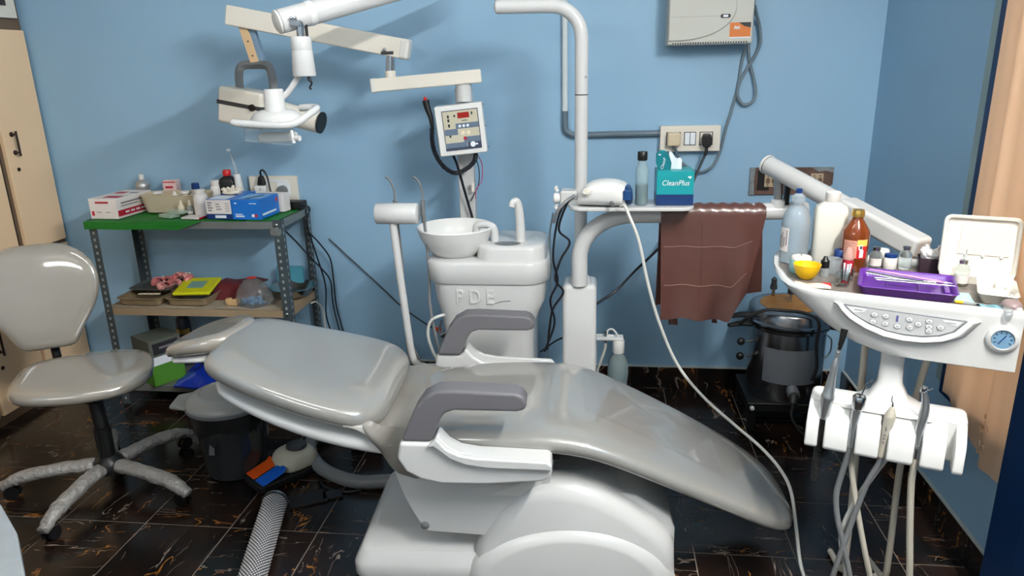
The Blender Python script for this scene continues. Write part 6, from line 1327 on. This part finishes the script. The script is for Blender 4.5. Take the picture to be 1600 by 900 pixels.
def bar2(a,b,r_,name,m): G().tube([a,vlerp(a,b,0.5),b],r_,n=10).ob(name,m,ac)
for dz,dy in ((0.470,-0.03),(0.435,-0.04)): G().tube([(-0.155,dy,dz),(-0.20,dy-0.01,dz+0.005),(-0.255,dy-0.03,dz+0.002)],[0.018,0.016,0.012],n=10,flat=0.7).ob('side_handle','black_rubber',ac)
G().tube([(0.155,-0.06,0.44),(0.19,-0.075,0.44),(0.235,-0.09,0.435)],[0.018,0.018,0.013],n=10).ob('side_handle','black_rubber',ac)
for z_ in (0.365,0.30):
    G().cyl((-0.15,-0.05,z_),(-0.185,-0.06,z_),0.005,n=8).ob('wing_screw','steel',ac); G().sphere((-0.20,-0.065,z_),0.017,12,8).ob('wing_knob','black',ac)
G().cyl((0.0,-0.148,0.19),(0.0,-0.185,0.178),0.024,n=18).ob('power_inlet','brushed',ac); G().cyl((0.0,-0.18,0.178),(-0.004,-0.20,0.150),0.020,0.016,n=16).ob('power_plug','black',ac)
G().tube([(-0.004,-0.20,0.15),(-0.01,-0.215,0.10),(0.03,-0.235,0.04),(0.10,-0.24,0.012),(0.16,-0.22,0.008)],0.006,n=8).ob('power_cord','black_rubber',ac)
tag(G().tube([(0.57,2.885,0.46),(0.60,2.86,0.50),(0.66,2.85,0.533),(0.72,2.84,0.535),(0.80,2.83,0.53),(0.855,2.815,0.50),(0.86,2.83,0.40),(0.87,2.83,0.30),(0.86,2.838,0.24)],0.007,n=8).ob('autoclave_cable','black_rubber'),'thick black cable coiled over the autoclave lid','cable')
G().tube([(0.14,-0.07,0.30),(0.158,-0.07,0.33),(0.158,-0.07,0.38),(0.14,-0.07,0.40)],0.003,n=6).ob('wire_bail','steel',ac)
# cables on the post
tag(G().tube([(-0.095,2.60,1.03),(-0.12,2.62,1.0),(-0.15,2.66,0.90),(-0.11,2.67,0.85),(-0.145,2.67,0.78),(-0.165,2.68,0.70),(-0.135,2.68,0.65),(-0.175,2.69,0.58),(-0.19,2.70,0.50),(-0.20,2.71,0.40)],0.0045,n=6).ob('twisted_cable','cable_black'),'black cable with kinks hanging down beside the post','cable')
tag(G().tube([(-0.093,2.605,1.03),(-0.125,2.60,1.01),(-0.155,2.63,0.93),(-0.17,2.63,0.80),(-0.155,2.66,0.70),(-0.185,2.67,0.62),(-0.17,2.69,0.52),(-0.21,2.69,0.40)],0.0045,n=6).ob('twisted_cable','cable_black'),'second black cable braided along the kinked one beside the post','cable')
tag(G().tube([(-0.09,2.61,1.035),(-0.12,2.58,1.02),(-0.15,2.575,0.985),(-0.165,2.60,0.94)],0.006,n=6).ob('grey_lead','hose_grey'),'short grey lead leaving the scaler over the clamp','cable')
tag(G().tube([(-0.175,2.72,0.95),(-0.19,2.74,0.85),(-0.185,2.76,0.70),(-0.19,2.78,0.50),(-0.21,2.82,0.35),(-0.23,2.86,0.20)],0.004,n=6).ob('grey_cable','cable_grey'),'thin grey cable hanging between the spittoon and the post','cable')
tag(G().tube([(-0.245,2.93,0.30),(-0.19,2.90,0.355),(-0.15,2.88,0.385),(-0.11,2.855,0.40),(-0.09,2.848,0.40)],0.004,n=6).ob('black_lead','cable_black'),'black cable spanning behind the foot of the post','cable')

# ================================================================== GROUPS OF ALIKE THINGS
GROUPS = {'dropper_bottle':'small dropper bottles','pill_bottle':'white pill bottles on the top shelf','glove_box':'glove boxes on the top shelf','slide_pack':'glass slide packs on the green cloth','instrument_tray':'shallow trays on the middle shelf','denture_plate':'pink denture plates on the middle shelf','glass_vial':'glass vials on the instrument table','glass_cup':'small glass cups on the instrument table','dental_probe':'dental probes in the purple tray','instrument_hose':'loose hoses under the handpiece holder','loose_cable':'black cables beside the rack','twisted_cable':'black cables beside the post','supply_tube':'thin tubes beside the spittoon','rubber_pad':'rubber pads on the floor','tube_light':'tube lights of the room'}
for o in bpy.data.objects:
    b_ = o.name.split('.')[0]
    if o.parent is None and b_ in GROUPS: o['group'] = GROUPS[b_]
